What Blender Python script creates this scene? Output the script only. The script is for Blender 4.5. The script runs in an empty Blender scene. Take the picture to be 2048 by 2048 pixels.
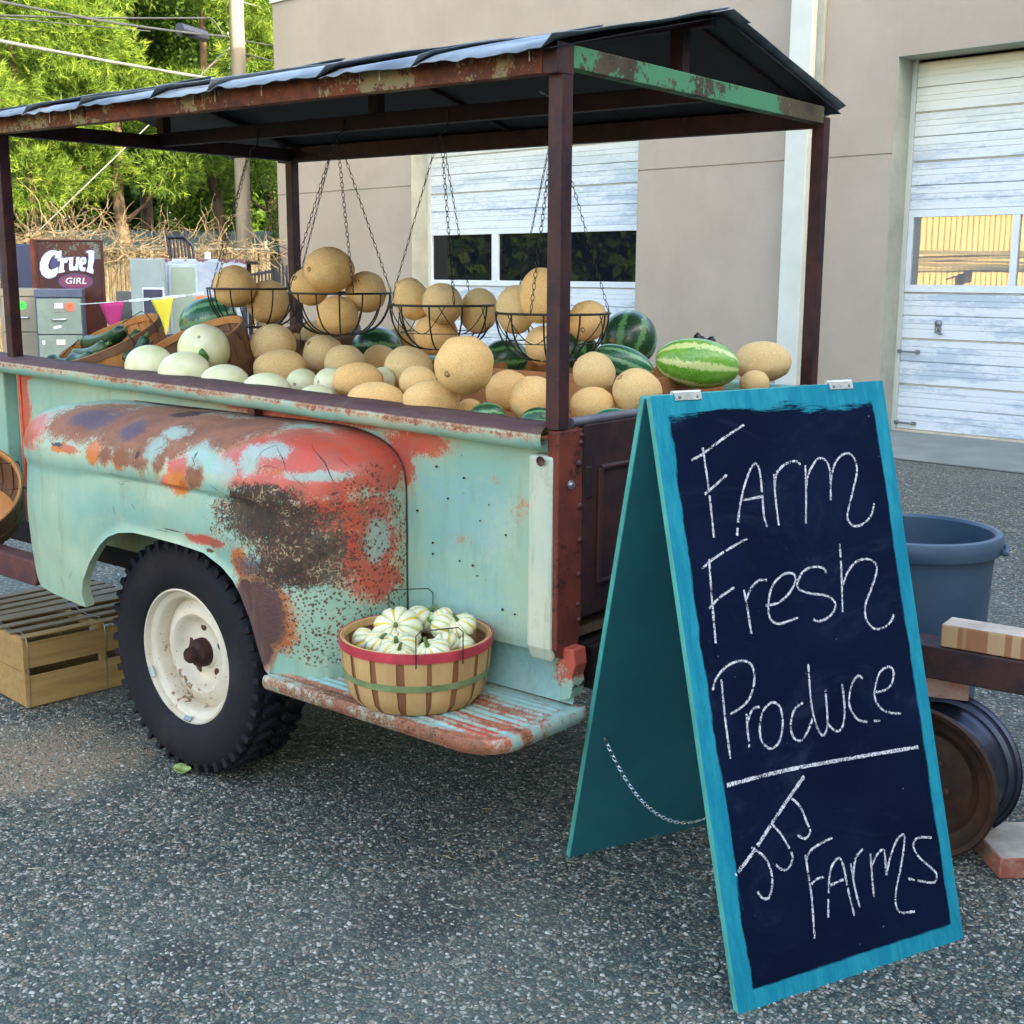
import bpy, bmesh, math, random
import numpy as np
from mathutils import Vector, Matrix, Quaternion, noise as mnoise
from mathutils.geometry import tessellate_polygon
from mathutils.bvhtree import BVHTree
random.seed(7)
SC = bpy.context.scene
COL = SC.collection
R_ = math.radians
# ---------------------------------------------------------------- camera
CAM = Vector((1.76965, -2.33425, 1.50301))
cam_d = bpy.data.cameras.new("camera")
cam = bpy.data.objects.new("camera", cam_d)
COL.objects.link(cam)
rx, ux, fx = (Vector((0.77338, 0.63393, 0.0046)), Vector((-0.12272, 0.14259, 0.98214)), Vector((-0.62196, 0.76013, -0.18807)))
mw = Matrix(((rx.x, ux.x, -fx.x, CAM.x), (rx.y, ux.y, -fx.y, CAM.y), (rx.z, ux.z, -fx.z, CAM.z), (0, 0, 0, 1)))
cam.matrix_world = mw
cam_d.sensor_width = 36.0
cam_d.lens = 2508.97 / 2048 * 36.0
cam_d.clip_start = 0.05
cam_d.clip_end = 500
SC.camera = cam
# ---------------------------------------------------------------- sky and sun
SUN_DIR = Vector((0.93, -0.10, 0.35)).normalized()      # towards the sun: low, from the right
world = bpy.data.worlds.new("World")
SC.world = world
world.use_nodes = True
wn = world.node_tree
wn.nodes.clear()
sky = wn.nodes.new("ShaderNodeTexSky")
sky.sky_type = 'NISHITA'
sky.sun_disc = False
sky.sun_elevation = math.asin(SUN_DIR.z)
sky.sun_rotation = math.atan2(SUN_DIR.x, SUN_DIR.y)
sky.air_density = 1.0
sky.dust_density = 3.2
sky.ozone_density = 0
bg = wn.nodes.new("ShaderNodeBackground")
bg.inputs['Strength'].default_value = 0.15
wo = wn.nodes.new("ShaderNodeOutputWorld")
wn.links.new(sky.outputs[0], bg.inputs[0])
wn.links.new(bg.outputs[0], wo.inputs[0])
sl = bpy.data.lights.new("sun", 'SUN')
sl.energy = 2.0
sl.angle = R_(0.6)
sl.color = (1.0, 0.86, 0.62)
sun = bpy.data.objects.new("sun", sl)
COL.objects.link(sun)
sun.rotation_euler = (-SUN_DIR).to_track_quat('-Z', 'Y').to_euler()
SC.view_settings.view_transform = 'Standard'
SC.view_settings.look = 'None'
SC.view_settings.gamma = 1.0
SC.view_settings.use_curve_mapping = False
SC.view_settings.exposure = 2.9
SC.cycles.max_bounces = 8
SC.cycles.transparent_max_bounces = 12
SC.cycles.caustics_reflective = False
SC.cycles.caustics_refractive = False
# ---------------------------------------------------------------- tags
def tag(o, label=None, cat=None, group=None, kind=None):
    if label: o['label'] = label
    if cat: o['category'] = cat
    if group: o['group'] = group
    if kind: o['kind'] = kind
    return o
def empty(name, loc=(0, 0, 0), rot=(0, 0, 0), label=None, cat=None, group=None, kind=None):
    o = bpy.data.objects.new(name, None)
    o.empty_display_size = 0.1
    COL.objects.link(o)
    o.location = loc
    o.rotation_euler = rot
    return tag(o, label, cat, group, kind)
def link(name, me, parent=None, mat=None):
    o = bpy.data.objects.new(name, me)
    COL.objects.link(o)
    if parent: o.parent = parent
    if mat: me.materials.append(mat)
    return o
def copy_tree(o, parent=None):
    c = o.copy(); COL.objects.link(c)
    if parent: c.parent = parent
    for ch in list(o.children): copy_tree(ch, c)
    return c
# ---------------------------------------------------------------- mesh building
def basis(z, hint=(0, 0, 1)):
    z = Vector(z).normalized(); h = Vector(hint)
    if abs(z.dot(h)) > .98: h = Vector((1, 0, 0)) if abs(z.x) < .9 else Vector((0, 1, 0))
    x = h.cross(z).normalized(); y = z.cross(x)
    return x, y, z
class MB:
    def __init__(s): s.v = []; s.f = []
    def add(s, vs, fs):
        b = len(s.v); s.v += [tuple(v) for v in vs]; s.f += [tuple(b + i for i in f) for f in fs]; return s
    def box(s, c, d, M=None):
        x, y, z = d[0] / 2, d[1] / 2, d[2] / 2
        vs = [Vector(p) for p in ((-x, -y, -z), (x, -y, -z), (x, y, -z), (-x, y, -z), (-x, -y, z), (x, -y, z), (x, y, z), (-x, y, z))]
        if M: vs = [M @ v for v in vs]
        c = Vector(c)
        return s.add([v + c for v in vs], ((0, 3, 2, 1), (4, 5, 6, 7), (0, 1, 5, 4), (1, 2, 6, 5), (2, 3, 7, 6), (3, 0, 4, 7)))
    def bb(s, x0, x1, y0, y1, z0, z1):
        return s.box(((x0 + x1) / 2, (y0 + y1) / 2, (z0 + z1) / 2), (abs(x1 - x0), abs(y1 - y0), abs(z1 - z0)))
    def tube(s, pts, r, n=6, closed=False, caps=True, r1=None):
        pts = [Vector(p) for p in pts]; m = len(pts); rings = []; up = None
        for i, p in enumerate(pts):
            if closed: t = pts[(i + 1) % m] - pts[i - 1]
            else: t = pts[min(i + 1, m - 1)] - pts[max(i - 1, 0)]
            if t.length < 1e-9: t = Vector((0, 0, 1))
            t.normalize()
            if up is None:
                x, y, _ = basis(t)
            else:
                x = (up - t * up.dot(t))
                if x.length < 1e-5: x = basis(t)[0]
                x.normalize(); y = t.cross(x)
            up = x
            rr = r if r1 is None else r + (r1 - r) * i / max(1, m - 1)
            if callable(r): rr = r(i / max(1, m - 1))
            rings.append([p + (x * math.cos(2 * math.pi * k / n) + y * math.sin(2 * math.pi * k / n)) * rr for k in range(n)])
        vs = [v for g in rings for v in g]; fs = []
        for i in range(m if closed else m - 1):
            a, b = i * n, ((i + 1) % m) * n
            for k in range(n): fs.append((a + k, a + (k + 1) % n, b + (k + 1) % n, b + k))
        if caps and not closed:
            fs.append(tuple(range(n))[::-1]); fs.append(tuple((m - 1) * n + k for k in range(n)))
        return s.add(vs, fs)
    def lathe(s, prof, n=32, o=(0, 0, 0), axis=(0, 0, 1), a0=0, a1=2 * math.pi, caps=False):
        x, y, z = basis(axis); o = Vector(o); full = abs(a1 - a0 - 2 * math.pi) < 1e-6
        c = n if full else n + 1; vs = []
        for r, h in prof:
            for k in range(c):
                a = a0 + (a1 - a0) * k / n
                vs.append(o + x * (r * math.cos(a)) + y * (r * math.sin(a)) + z * h)
        fs = []
        for i in range(len(prof) - 1):
            for k in range(n):
                k2 = (k + 1) % c if full else k + 1
                fs.append((i * c + k, i * c + k2, (i + 1) * c + k2, (i + 1) * c + k))
        if caps and full:
            fs.append(tuple(range(c))[::-1]); fs.append(tuple((len(prof) - 1) * c + k for k in range(c)))
        return s.add(vs, fs)
    def prism(s, poly, d):      # poly: list of Vector (planar), d: extrusion vector
        n = len(poly); poly = [Vector(p) for p in poly]; d = Vector(d)
        vs = poly + [p + d for p in poly]
        fs = [tuple(range(n))[::-1], tuple(range(n, 2 * n))] + [(i, (i + 1) % n, n + (i + 1) % n, n + i) for i in range(n)]
        return s.add(vs, fs)
    def grid(s, fn, nu, nv, cu=False):   # fn(i/nu, j/nv)
        vs = [fn(i / nu, j / nv) for j in range(nv + 1) for i in range(nu + 1)]; w = nu + 1
        fs = [(j * w + i, j * w + i + 1, (j + 1) * w + i + 1, (j + 1) * w + i) for j in range(nv) for i in range(nu)]
        return s.add(vs, fs)
    def mesh(s, name, smooth=None):
        me = bpy.data.meshes.new(name)
        me.from_pydata([tuple(v) for v in s.v], [], s.f)
        bm = bmesh.new(); bm.from_mesh(me)
        bmesh.ops.recalc_face_normals(bm, faces=bm.faces); bm.to_mesh(me); bm.free()
        if smooth is not None:
            me.polygons.foreach_set('use_smooth', [True] * len(me.polygons))
            me.set_sharp_from_angle(angle=R_(smooth))
        return me
    def build(s, name, mat=None, parent=None, smooth=None, bevel=0, kind=None, solid=0):
        o = link(name, s.mesh(name, smooth), parent, mat)
        if solid:
            m = o.modifiers.new('s', 'SOLIDIFY'); m.thickness = solid; m.offset = 0
        if bevel:
            m = o.modifiers.new('b', 'BEVEL'); m.width = bevel; m.segments = 2; m.limit_method = 'ANGLE'; m.angle_limit = R_(50)
        if kind: o['kind'] = kind
        return o
def rotm(ax, a): return Matrix.Rotation(a, 3, ax)
def catmull(pts, k=4):
    pts = [Vector(p) for p in pts]; out = []
    for i in range(len(pts) - 1):
        p0, p1, p2, p3 = pts[max(i - 1, 0)], pts[i], pts[i + 1], pts[min(i + 2, len(pts) - 1)]
        for j in range(k):
            t = j / k
            out.append(.5 * ((2 * p1) + (p2 - p0) * t + (2 * p0 - 5 * p1 + 4 * p2 - p3) * t * t + (3 * p1 - p0 - 3 * p2 + p3) * t ** 3))
    out.append(pts[-1]); return out
def setattr_f(me, name, vals):
    a = me.attributes.new(name, 'FLOAT', 'POINT'); a.data.foreach_set('value', np.asarray(vals, dtype=np.float32))
# ---------------------------------------------------------------- material nodes
class MT:
    def __init__(s, name, rough=.6, metal=0, spec=.5):
        s.m = bpy.data.materials.new(name); s.m.use_nodes = True; s.t = s.m.node_tree
        s.b = s.t.nodes['Principled BSDF']; s.b.inputs['Roughness'].default_value = rough
        s.b.inputs['Metallic'].default_value = metal; s.b.inputs['Specular IOR Level'].default_value = spec
        s._tc = None
    def n(s, t): return s.t.nodes.new('ShaderNode' + t)
    def L(s, a, b): s.t.links.new(a, b)
    def put(s, sock, v):
        if hasattr(v, 'is_output'): s.L(v, sock)
        elif isinstance(v, (tuple, list)): sock.default_value = (*v, 1) if len(v) == 3 and sock.type == 'RGBA' else v
        else: sock.default_value = v
    @property
    def obj(s):
        if not s._tc: s._tc = s.n('TexCoord')
        return s._tc.outputs['Object']
    def map(s, scale=(1, 1, 1), rot=(0, 0, 0), loc=(0, 0, 0), vec=None):
        m = s.n('Mapping'); s.L(vec or s.obj, m.inputs[0]); m.inputs['Scale'].default_value = scale; m.inputs['Rotation'].default_value = rot
        s.put(m.inputs['Location'], loc); return m.outputs[0]
    def rmap(s, scale=(1, 1, 1)):      # per-object random shift
        i = s.n('ObjectInfo'); c = s.n('CombineXYZ'); m = s.math('MULTIPLY', i.outputs['Random'], 37.0)
        for k in range(3): s.L(m, c.inputs[k])
        return s.map(scale=scale, loc=c.outputs[0])
    def rnd(s): return s.n('ObjectInfo').outputs['Random']
    def noise(s, sc=5, det=4, ro=.55, vec=None, dist=0, col=False):
        m = s.n('TexNoise'); s.L(vec or s.obj, m.inputs['Vector']); m.inputs['Scale'].default_value = sc; m.inputs['Detail'].default_value = det
        m.inputs['Roughness'].default_value = ro; m.inputs['Distortion'].default_value = dist; return m.outputs['Color' if col else 'Fac']
    def vor(s, sc=5, feat='F1', vec=None, out='Distance', rand=1):
        m = s.n('TexVoronoi'); m.feature = feat; s.L(vec or s.obj, m.inputs['Vector']); m.inputs['Scale'].default_value = sc
        m.inputs['Randomness'].default_value = rand; return m.outputs[out]
    def ramp(s, f, st, mode='LINEAR'):
        m = s.n('ValToRGB'); s.put(m.inputs[0], f); cr = m.color_ramp; cr.interpolation = mode
        while len(cr.elements) < len(st): cr.elements.new(.5)
        for e, (p, c) in zip(cr.elements, st):
            e.position = p; e.color = (c, c, c, 1) if isinstance(c, (int, float)) else (*c, 1)
        return m.outputs[0]
    def mix(s, f, a, b, mode='MIX'):
        m = s.n('Mix'); m.data_type = 'RGBA'; m.blend_type = mode; m.clamp_factor = True
        s.put(m.inputs[0], f); s.put(m.inputs[6], a); s.put(m.inputs[7], b); return m.outputs[2]
    def math(s, op, a, b=None, c=None, clamp=False):
        m = s.n('Math'); m.operation = op; m.use_clamp = clamp; s.put(m.inputs[0], a)
        if b is not None: s.put(m.inputs[1], b)
        if c is not None: s.put(m.inputs[2], c)
        return m.outputs[0]
    def sep(s, v):
        m = s.n('SeparateXYZ'); s.L(v, m.inputs[0]); return m.outputs
    def attr(s, n):
        m = s.n('Attribute'); m.attribute_name = n; return m.outputs['Fac']
    def attrc(s, n):
        m = s.n('Attribute'); m.attribute_name = n; return m.outputs['Color']
    def bump(s, h, st=.3, d=.01, prev=None):
        m = s.n('Bump'); s.L(h, m.inputs['Height']); m.inputs['Strength'].default_value = st; m.inputs['Distance'].default_value = d
        if prev: s.L(prev, m.inputs['Normal'])
        s.L(m.outputs[0], s.b.inputs['Normal']); return m.outputs[0]
    def col(s, v): s.put(s.b.inputs['Base Color'], v); return s
    def rough(s, v): s.put(s.b.inputs['Roughness'], v); return s
    def metal(s, v): s.put(s.b.inputs['Metallic'], v); return s
    def thr(s, v, a, b):     # smooth threshold
        m = s.n('MapRange'); m.interpolation_type = 'SMOOTHSTEP'; s.put(m.inputs[0], v); m.inputs[1].default_value = a; m.inputs[2].default_value = b
        return m.outputs[0]
def simple(name, c, rough=.6, metal=0, var=.15, sc=8, bump=.0, bsc=60, spec=.5, streak=None):
    t = MT(name, rough, metal, spec)
    n = t.noise(sc, 5, .6, vec=t.map(scale=streak) if streak else None)
    a = tuple(min(1, x * (1 + var)) for x in c); b = tuple(x * (1 - var) for x in c)
    t.col(t.mix(t.thr(n, .3, .7), b, a))
    if bump: t.bump(t.noise(bsc, 4, .6, vec=t.map(scale=streak) if streak else None), bump, .004)
    t.rough(t.math('ADD', t.math('MULTIPLY', n, .25), rough - .12))
    return t.m
MINT = (.33, .46, .33); RED = (.50, .065, .035); RUST = (.17, .055, .025); PLUM = (.06, .025, .03)
def paint_material(name, base=MINT, dirt=1.0, base2=(.21, .42, .35)):
    t = MT(name, .42)
    big = t.noise(2.2, 4, .6); mid = t.noise(11, 6, .65); fine = t.noise(55, 5, .7); vf = t.noise(180, 3, .7)
    c = t.mix(t.thr(big, .35, .65), base, base2)
    c = t.mix(t.math('MULTIPLY', t.thr(mid, .5, .8), .5), c, (.52, .55, .38))
    jit = t.math('ADD', t.math('ADD', t.math('MULTIPLY', t.math('SUBTRACT', mid, .5), 1.1), t.math('MULTIPLY', t.math('SUBTRACT', fine, .5), .9)), t.math('MULTIPLY', t.math('SUBTRACT', vf, .5), .8))
    def m(name, k=1.0, lo=.42, hi=.56):
        a = t.attr(name)
        v = t.math('ADD', a, t.math('MULTIPLY', jit, k)); v = t.thr(v, lo, hi)
        return t.math('MULTIPLY', v, t.thr(a, .02, .12))
    c = t.mix(t.math('MULTIPLY', m('blue', .9, .36, .66), .6), c, (.20, .40, .44))
    c = t.mix(t.math('MULTIPLY', m('red', .9, .18, .46), .45), c, (.50, .34, .20))
    red = t.math('MULTIPLY', m('red', 1.25, .34, .66), .97)
    c = t.mix(red, c, t.mix(t.thr(mid, .35, .65), RED, (.40, .085, .06)))
    c = t.mix(m('orange', .9, .38, .75), c, (.48, .13, .025))
    c = t.mix(t.math('MULTIPLY', m('rust', .8, .16, .48), .5), c, (.40, .20, .08))
    rust = t.math('MULTIPLY', m('rust', 1.05, .32, .64), .95)
    c = t.mix(rust, c, t.mix(t.thr(mid, .35, .65), RUST, (.26, .10, .05)))
    c = t.mix(t.math('MULTIPLY', m('violet', 1.1, .34, .80), .85), c, (.055, .050, .085))
    c = t.mix(t.math('MULTIPLY', m('mint', 1.3, .34, .70), .85), c, t.mix(mid, (.34, .46, .38), (.24, .40, .38)))
    plum = m('plum', .35, .38, .55)
    c = t.mix(t.math('MULTIPLY', m('plum', .4, .14, .42), .8), c, (.30, .10, .03)); c = t.mix(plum, c, t.mix(fine, PLUM, (.095, .045, .045)))
    dark = m('dark', 1.25, .34, .62)
    # curled, cracked paint edges inside the dark patch
    cr = t.n('TexVoronoi'); cr.feature = 'DISTANCE_TO_EDGE'; t.L(t.map(vec=t.mix(.06, t.obj, t.noise(30, 3, .6, col=True), 'ADD')), cr.inputs['Vector']); cr.inputs['Scale'].default_value = 42
    edge = t.math('MULTIPLY', t.thr(cr.outputs['Distance'], .10, .02), t.thr(t.math('ADD', mid, t.math('MULTIPLY', fine, .5)), .74, .86))
    dk = t.mix(t.thr(mid, .35, .7), (.022, .014, .012), (.075, .038, .018))
    dk = t.mix(edge, dk, (.42, .33, .20))
    c = t.mix(dark, c, dk)
    # rust freckles
    v = t.vor(100); v2 = t.vor(28)
    fr = t.math('MULTIPLY', t.math('MAXIMUM', t.thr(v, .42, .22), t.thr(t.vor(50), .30, .18)), t.thr(t.math('ADD', t.attr('speck'), t.math('MULTIPLY', t.math('SUBTRACT', mid, .5), 1.3)), .35, .6))
    c = t.mix(t.math('MULTIPLY', fr, .9), c, (.10, .035, .02))
    rare = t.math('MULTIPLY', t.thr(v2, .075, .045), t.thr(big, .50, .60))
    c = t.mix(t.math('MULTIPLY', rare, .85 * dirt), c, (.10, .04, .02))
    c = t.mix(m('chip', .9, .5, .6), c, (.045, .02, .02))
    # streaky grime
    st = t.noise(6, 5, .7, vec=t.map(scale=(4, 4, .5)))
    c = t.mix(t.math('MULTIPLY', t.thr(st, .50, .75), .38 * dirt), c, (.17, .13, .07)); c = t.mix(t.math('MULTIPLY', t.thr(t.math('ADD', t.noise(3.5, 6, .7), t.math('MULTIPLY', t.math('SUBTRACT', fine, .5), .4)), .56, .74), .30 * dirt), c, (.22, .20, .11))
    t.col(c)
    solid = t.math('MAXIMUM', t.math('MAXIMUM', rust, plum), dark)
    t.rough(t.math('ADD', t.math('MULTIPLY', solid, .35), t.math('ADD', t.math('MULTIPLY', mid, .2), .28)))
    h = t.math('SUBTRACT', t.math('MULTIPLY', fine, .15), t.math('MULTIPLY', t.math('ADD', t.math('ADD', solid, fr), t.math('MULTIPLY', red, .3)), .5))
    t.bump(h, .5, .003)
    return t.m
def rust_material(name, a=(.10, .035, .03), b=(.035, .016, .022), c2=None, k=.5, rough=.75, metal=0, sc=9):
    t = MT(name, rough, metal, .3)
    n = t.noise(sc, 8, .7); f = t.noise(sc * 9, 5, .7)
    c = t.mix(t.thr(n, .38, .62), b, a)
    c = t.mix(t.math('MULTIPLY', t.thr(f, .58, .78), .4), c, (.16, .06, .025))
    if c2: c = t.mix(t.thr(t.math('ADD', t.noise(sc * .35, 6, .75), t.math('MULTIPLY', t.math('SUBTRACT', f, .5), .35)), k, k + .05), c, c2)
    t.col(c); t.rough(t.math('ADD', t.math('MULTIPLY', f, .3), rough - .2)); t.bump(f, .35, .002); return t.m
def wood_material(name, a, b, grain=(2, 2, 30), sc=3, rough=.7, dark=(.2, .1, .05)):
    t = MT(name, rough)
    v = t.rmap(scale=grain)
    n = t.noise(sc, 6, .65, vec=v, dist=.6); big = t.noise(2.5, 3, .5, vec=t.rmap())
    c = t.mix(t.thr(n, .3, .7), a, b)
    c = t.mix(t.math('MULTIPLY', t.rnd(), .35), c, t.mix(.5, b, dark))
    c = t.mix(t.math('MULTIPLY', t.thr(big, .5, .75), .35), c, dark)
    t.col(c); t.bump(n, .25, .002); return t.m
# measured tables
FBLOBS = [('red',-0.633,-0.145,1.03,0.259,0.091),('red',-0.852,-0.206,1.046,0.08,0.037),('red',-0.622,-0.019,1.047,0.115,0.068),('red',-0.685,-0.237,0.96,0.24,0.036),('red',-0.588,-0.176,0.882,0.146,0.072),('red',-0.552,-0.118,0.79,0.113,0.079),('red',-0.541,-0.074,0.712,0.07,0.062),('red',-1.894,-0.222,1.003,0.095,0.052),('red',-1.005,-0.269,0.778,0.082,0.014),('red',-1.145,-0.27,0.926,0.056,0.02),('red',-0.897,-0.238,1.021,0.071,0.075),('red',-1.675,-0.264,0.97,0.061,0.014),('red',-0.548,-0.053,0.981,0.078,0.049),('red',-1.115,-0.267,0.96,0.055,0.045),('red',-2.375,0.001,0.895,0.048,0.05),('rust',-1.646,-0.202,1.049,0.194,0.057),('rust',-1.419,-0.183,1.058,0.236,0.059),('rust',-1.462,-0.265,0.97,0.039,0.027),('rust',-1.202,-0.263,0.976,0.028,0.039),('rust',-1.035,-0.268,0.956,0.036,0.038),('rust',-1.405,-0.24,1.019,0.146,0.034),('rust',-1.036,-0.171,1.063,0.148,0.045),('rust',-1.2,-0.24,1.018,0.085,0.033),('rust',-1.179,-0.17,1.063,0.161,0.05),('rust',-1.013,-0.112,1.078,0.14,0.026),('rust',-1.291,-0.259,0.986,0.048,0.047),('rust',-1.372,-0.264,0.972,0.058,0.027),('dark',-0.744,-0.259,0.863,0.2,0.076),('dark',-0.67,-0.234,0.804,0.138,0.076),('dark',-0.689,-0.242,0.737,0.13,0.049),('dark',-0.756,-0.26,0.932,0.113,0.03),('dark',-0.83,-0.268,0.895,0.079,0.049),('plum',-0.77,-0.262,0.613,0.075,0.093),('plum',-0.798,-0.265,0.517,0.054,0.069),('plum',-0.833,-0.269,0.659,0.036,0.037),('orange',-0.761,-0.261,0.615,0.106,0.117),('orange',-1.521,-0.263,0.978,0.05,0.042),('orange',-1.387,-0.266,0.965,0.044,0.034),('orange',-1.114,-0.27,0.923,0.055,0.039),('orange',-1.722,-0.266,0.966,0.041,0.014),('orange',-0.856,-0.269,0.735,0.045,0.05),('violet',-1.629,-0.189,1.056,0.112,0.032),('violet',-1.4,-0.212,1.043,0.068,0.034),('violet',-0.772,-0.263,0.734,0.114,0.037),('blue',-0.634,-0.199,0.99,0.103,0.018),('blue',-0.774,-0.196,1.046,0.096,0.028),('mint',-0.779,-0.207,1.041,0.079,0.021),('mint',-0.629,-0.196,0.987,0.094,0.015),('mint',-0.934,-0.263,0.978,0.063,0.038),('mint',-0.54,-0.073,0.808,0.035,0.055),('blue',-1.588,0.001,1.095,0.419,0.018),('blue',-1.137,-0.012,1.085,0.389,0.02),('blue',-0.623,-0.17,1.011,0.052,0.036),('blue',-0.538,-0.047,0.947,0.061,0.037),('speck',-0.61,-0.199,0.736,0.285,0.2),('speck',-0.547,-0.098,0.846,0.113,0.152),('speck',-0.637,-0.217,0.586,0.175,0.092),('chip',-1.72,-0.263,0.977,0.031,0.007),('chip',-1.053,-0.251,1.002,0.007,0.032),('chip',-1.309,-0.262,0.978,0.008,0.04),('chip',-2.336,0.0,0.73,0.012,0.033),('chip',-1.146,-0.269,0.787,0.056,0.003),('chip',-0.988,-0.269,0.752,0.018,0.006),('chip',-1.327,-0.075,1.083,0.059,0.006),('mint',-1.204,-0.197,1.051,0.057,0.02),('mint',-0.834,-0.237,1.021,0.044,0.055),('mint',-1.243,-0.247,1.008,0.047,0.04),('mint',-1.039,-0.247,1.009,0.046,0.038)]
SCRATCH = [[0.0016,[[-1.765,0.9858],[-1.7383,0.9728],[-1.7264,0.9806],[-1.7038,0.968],[-1.6872,0.9728]]],[0.0018,[[-0.6844,1.0616],[-0.6165,1.0203],[-0.5825,0.9704]]],[0.0013,[[-0.7663,1.0538],[-0.7184,1.0289],[-0.692,0.9961]]],[0.0012,[[-0.8103,1.0121],[-0.7993,1.0395],[-0.7643,1.0563]]],[0.0007,[[-1.4107,0.897],[-1.3879,0.8897],[-1.3706,0.9014],[-1.3384,0.9003]]],[0.0012,[[-1.3028,1.0799],[-1.33,1.084],[-1.3182,1.0846]]],[0.0014,[[-1.0667,1.0004],[-1.0483,0.9904],[-1.0367,0.9798]]],[0.0009,[[-2.3467,0.7611],[-1.9177,0.794]]],[0.0009,[[-2.3378,0.7138],[-1.8538,0.8363]]],[0.001,[[-1.3218,0.9708],[-1.3022,0.941]]],[0.0006,[[-2.4048,0.6651],[-2.3965,0.6008],[-2.3681,0.5388]]],[0.0008,[[-1.2291,0.7788],[-1.1871,0.7799],[-1.1567,0.78]]],[0.0006,[[-1.5336,0.9438],[-1.5247,0.9314]]],[0.0008,[[-1.5033,0.9456],[-1.4943,0.9212]]],[0.0008,[[-1.4364,0.9173],[-1.4029,0.9201]]],[0.001,[[-1.3433,0.8391],[-1.323,0.8251]]],[0.0008,[[-1.4343,0.8214],[-1.4256,0.7925]]],[0.001,[[-0.7931,0.9804],[-0.7666,1.0047],[-0.7229,1.0024]]],[0.0009,[[-0.6744,0.9888],[-0.6314,0.9571]]],[0.0007,[[-1.7522,0.5622],[-1.7305,0.5157]]],[0.0007,[[-1.701,0.5563],[-1.6719,0.5893]]],[0.001,[[-1.2373,1.0029],[-1.2081,1.0172],[-1.2122,1.0312]]],[0.0009,[[-1.1798,1.0196],[-1.1641,1.0093]]],[0.0008,[[-0.9761,0.9382],[-0.9189,0.9175]]],[0.0008,[[-1.0639,0.9347],[-1.0062,0.9104]]],[0.001,[[-0.6071,1.0327],[-0.5742,1.0067]]],[0.0007,[[-0.7652,0.966],[-0.7614,0.9375]]]]
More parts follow.
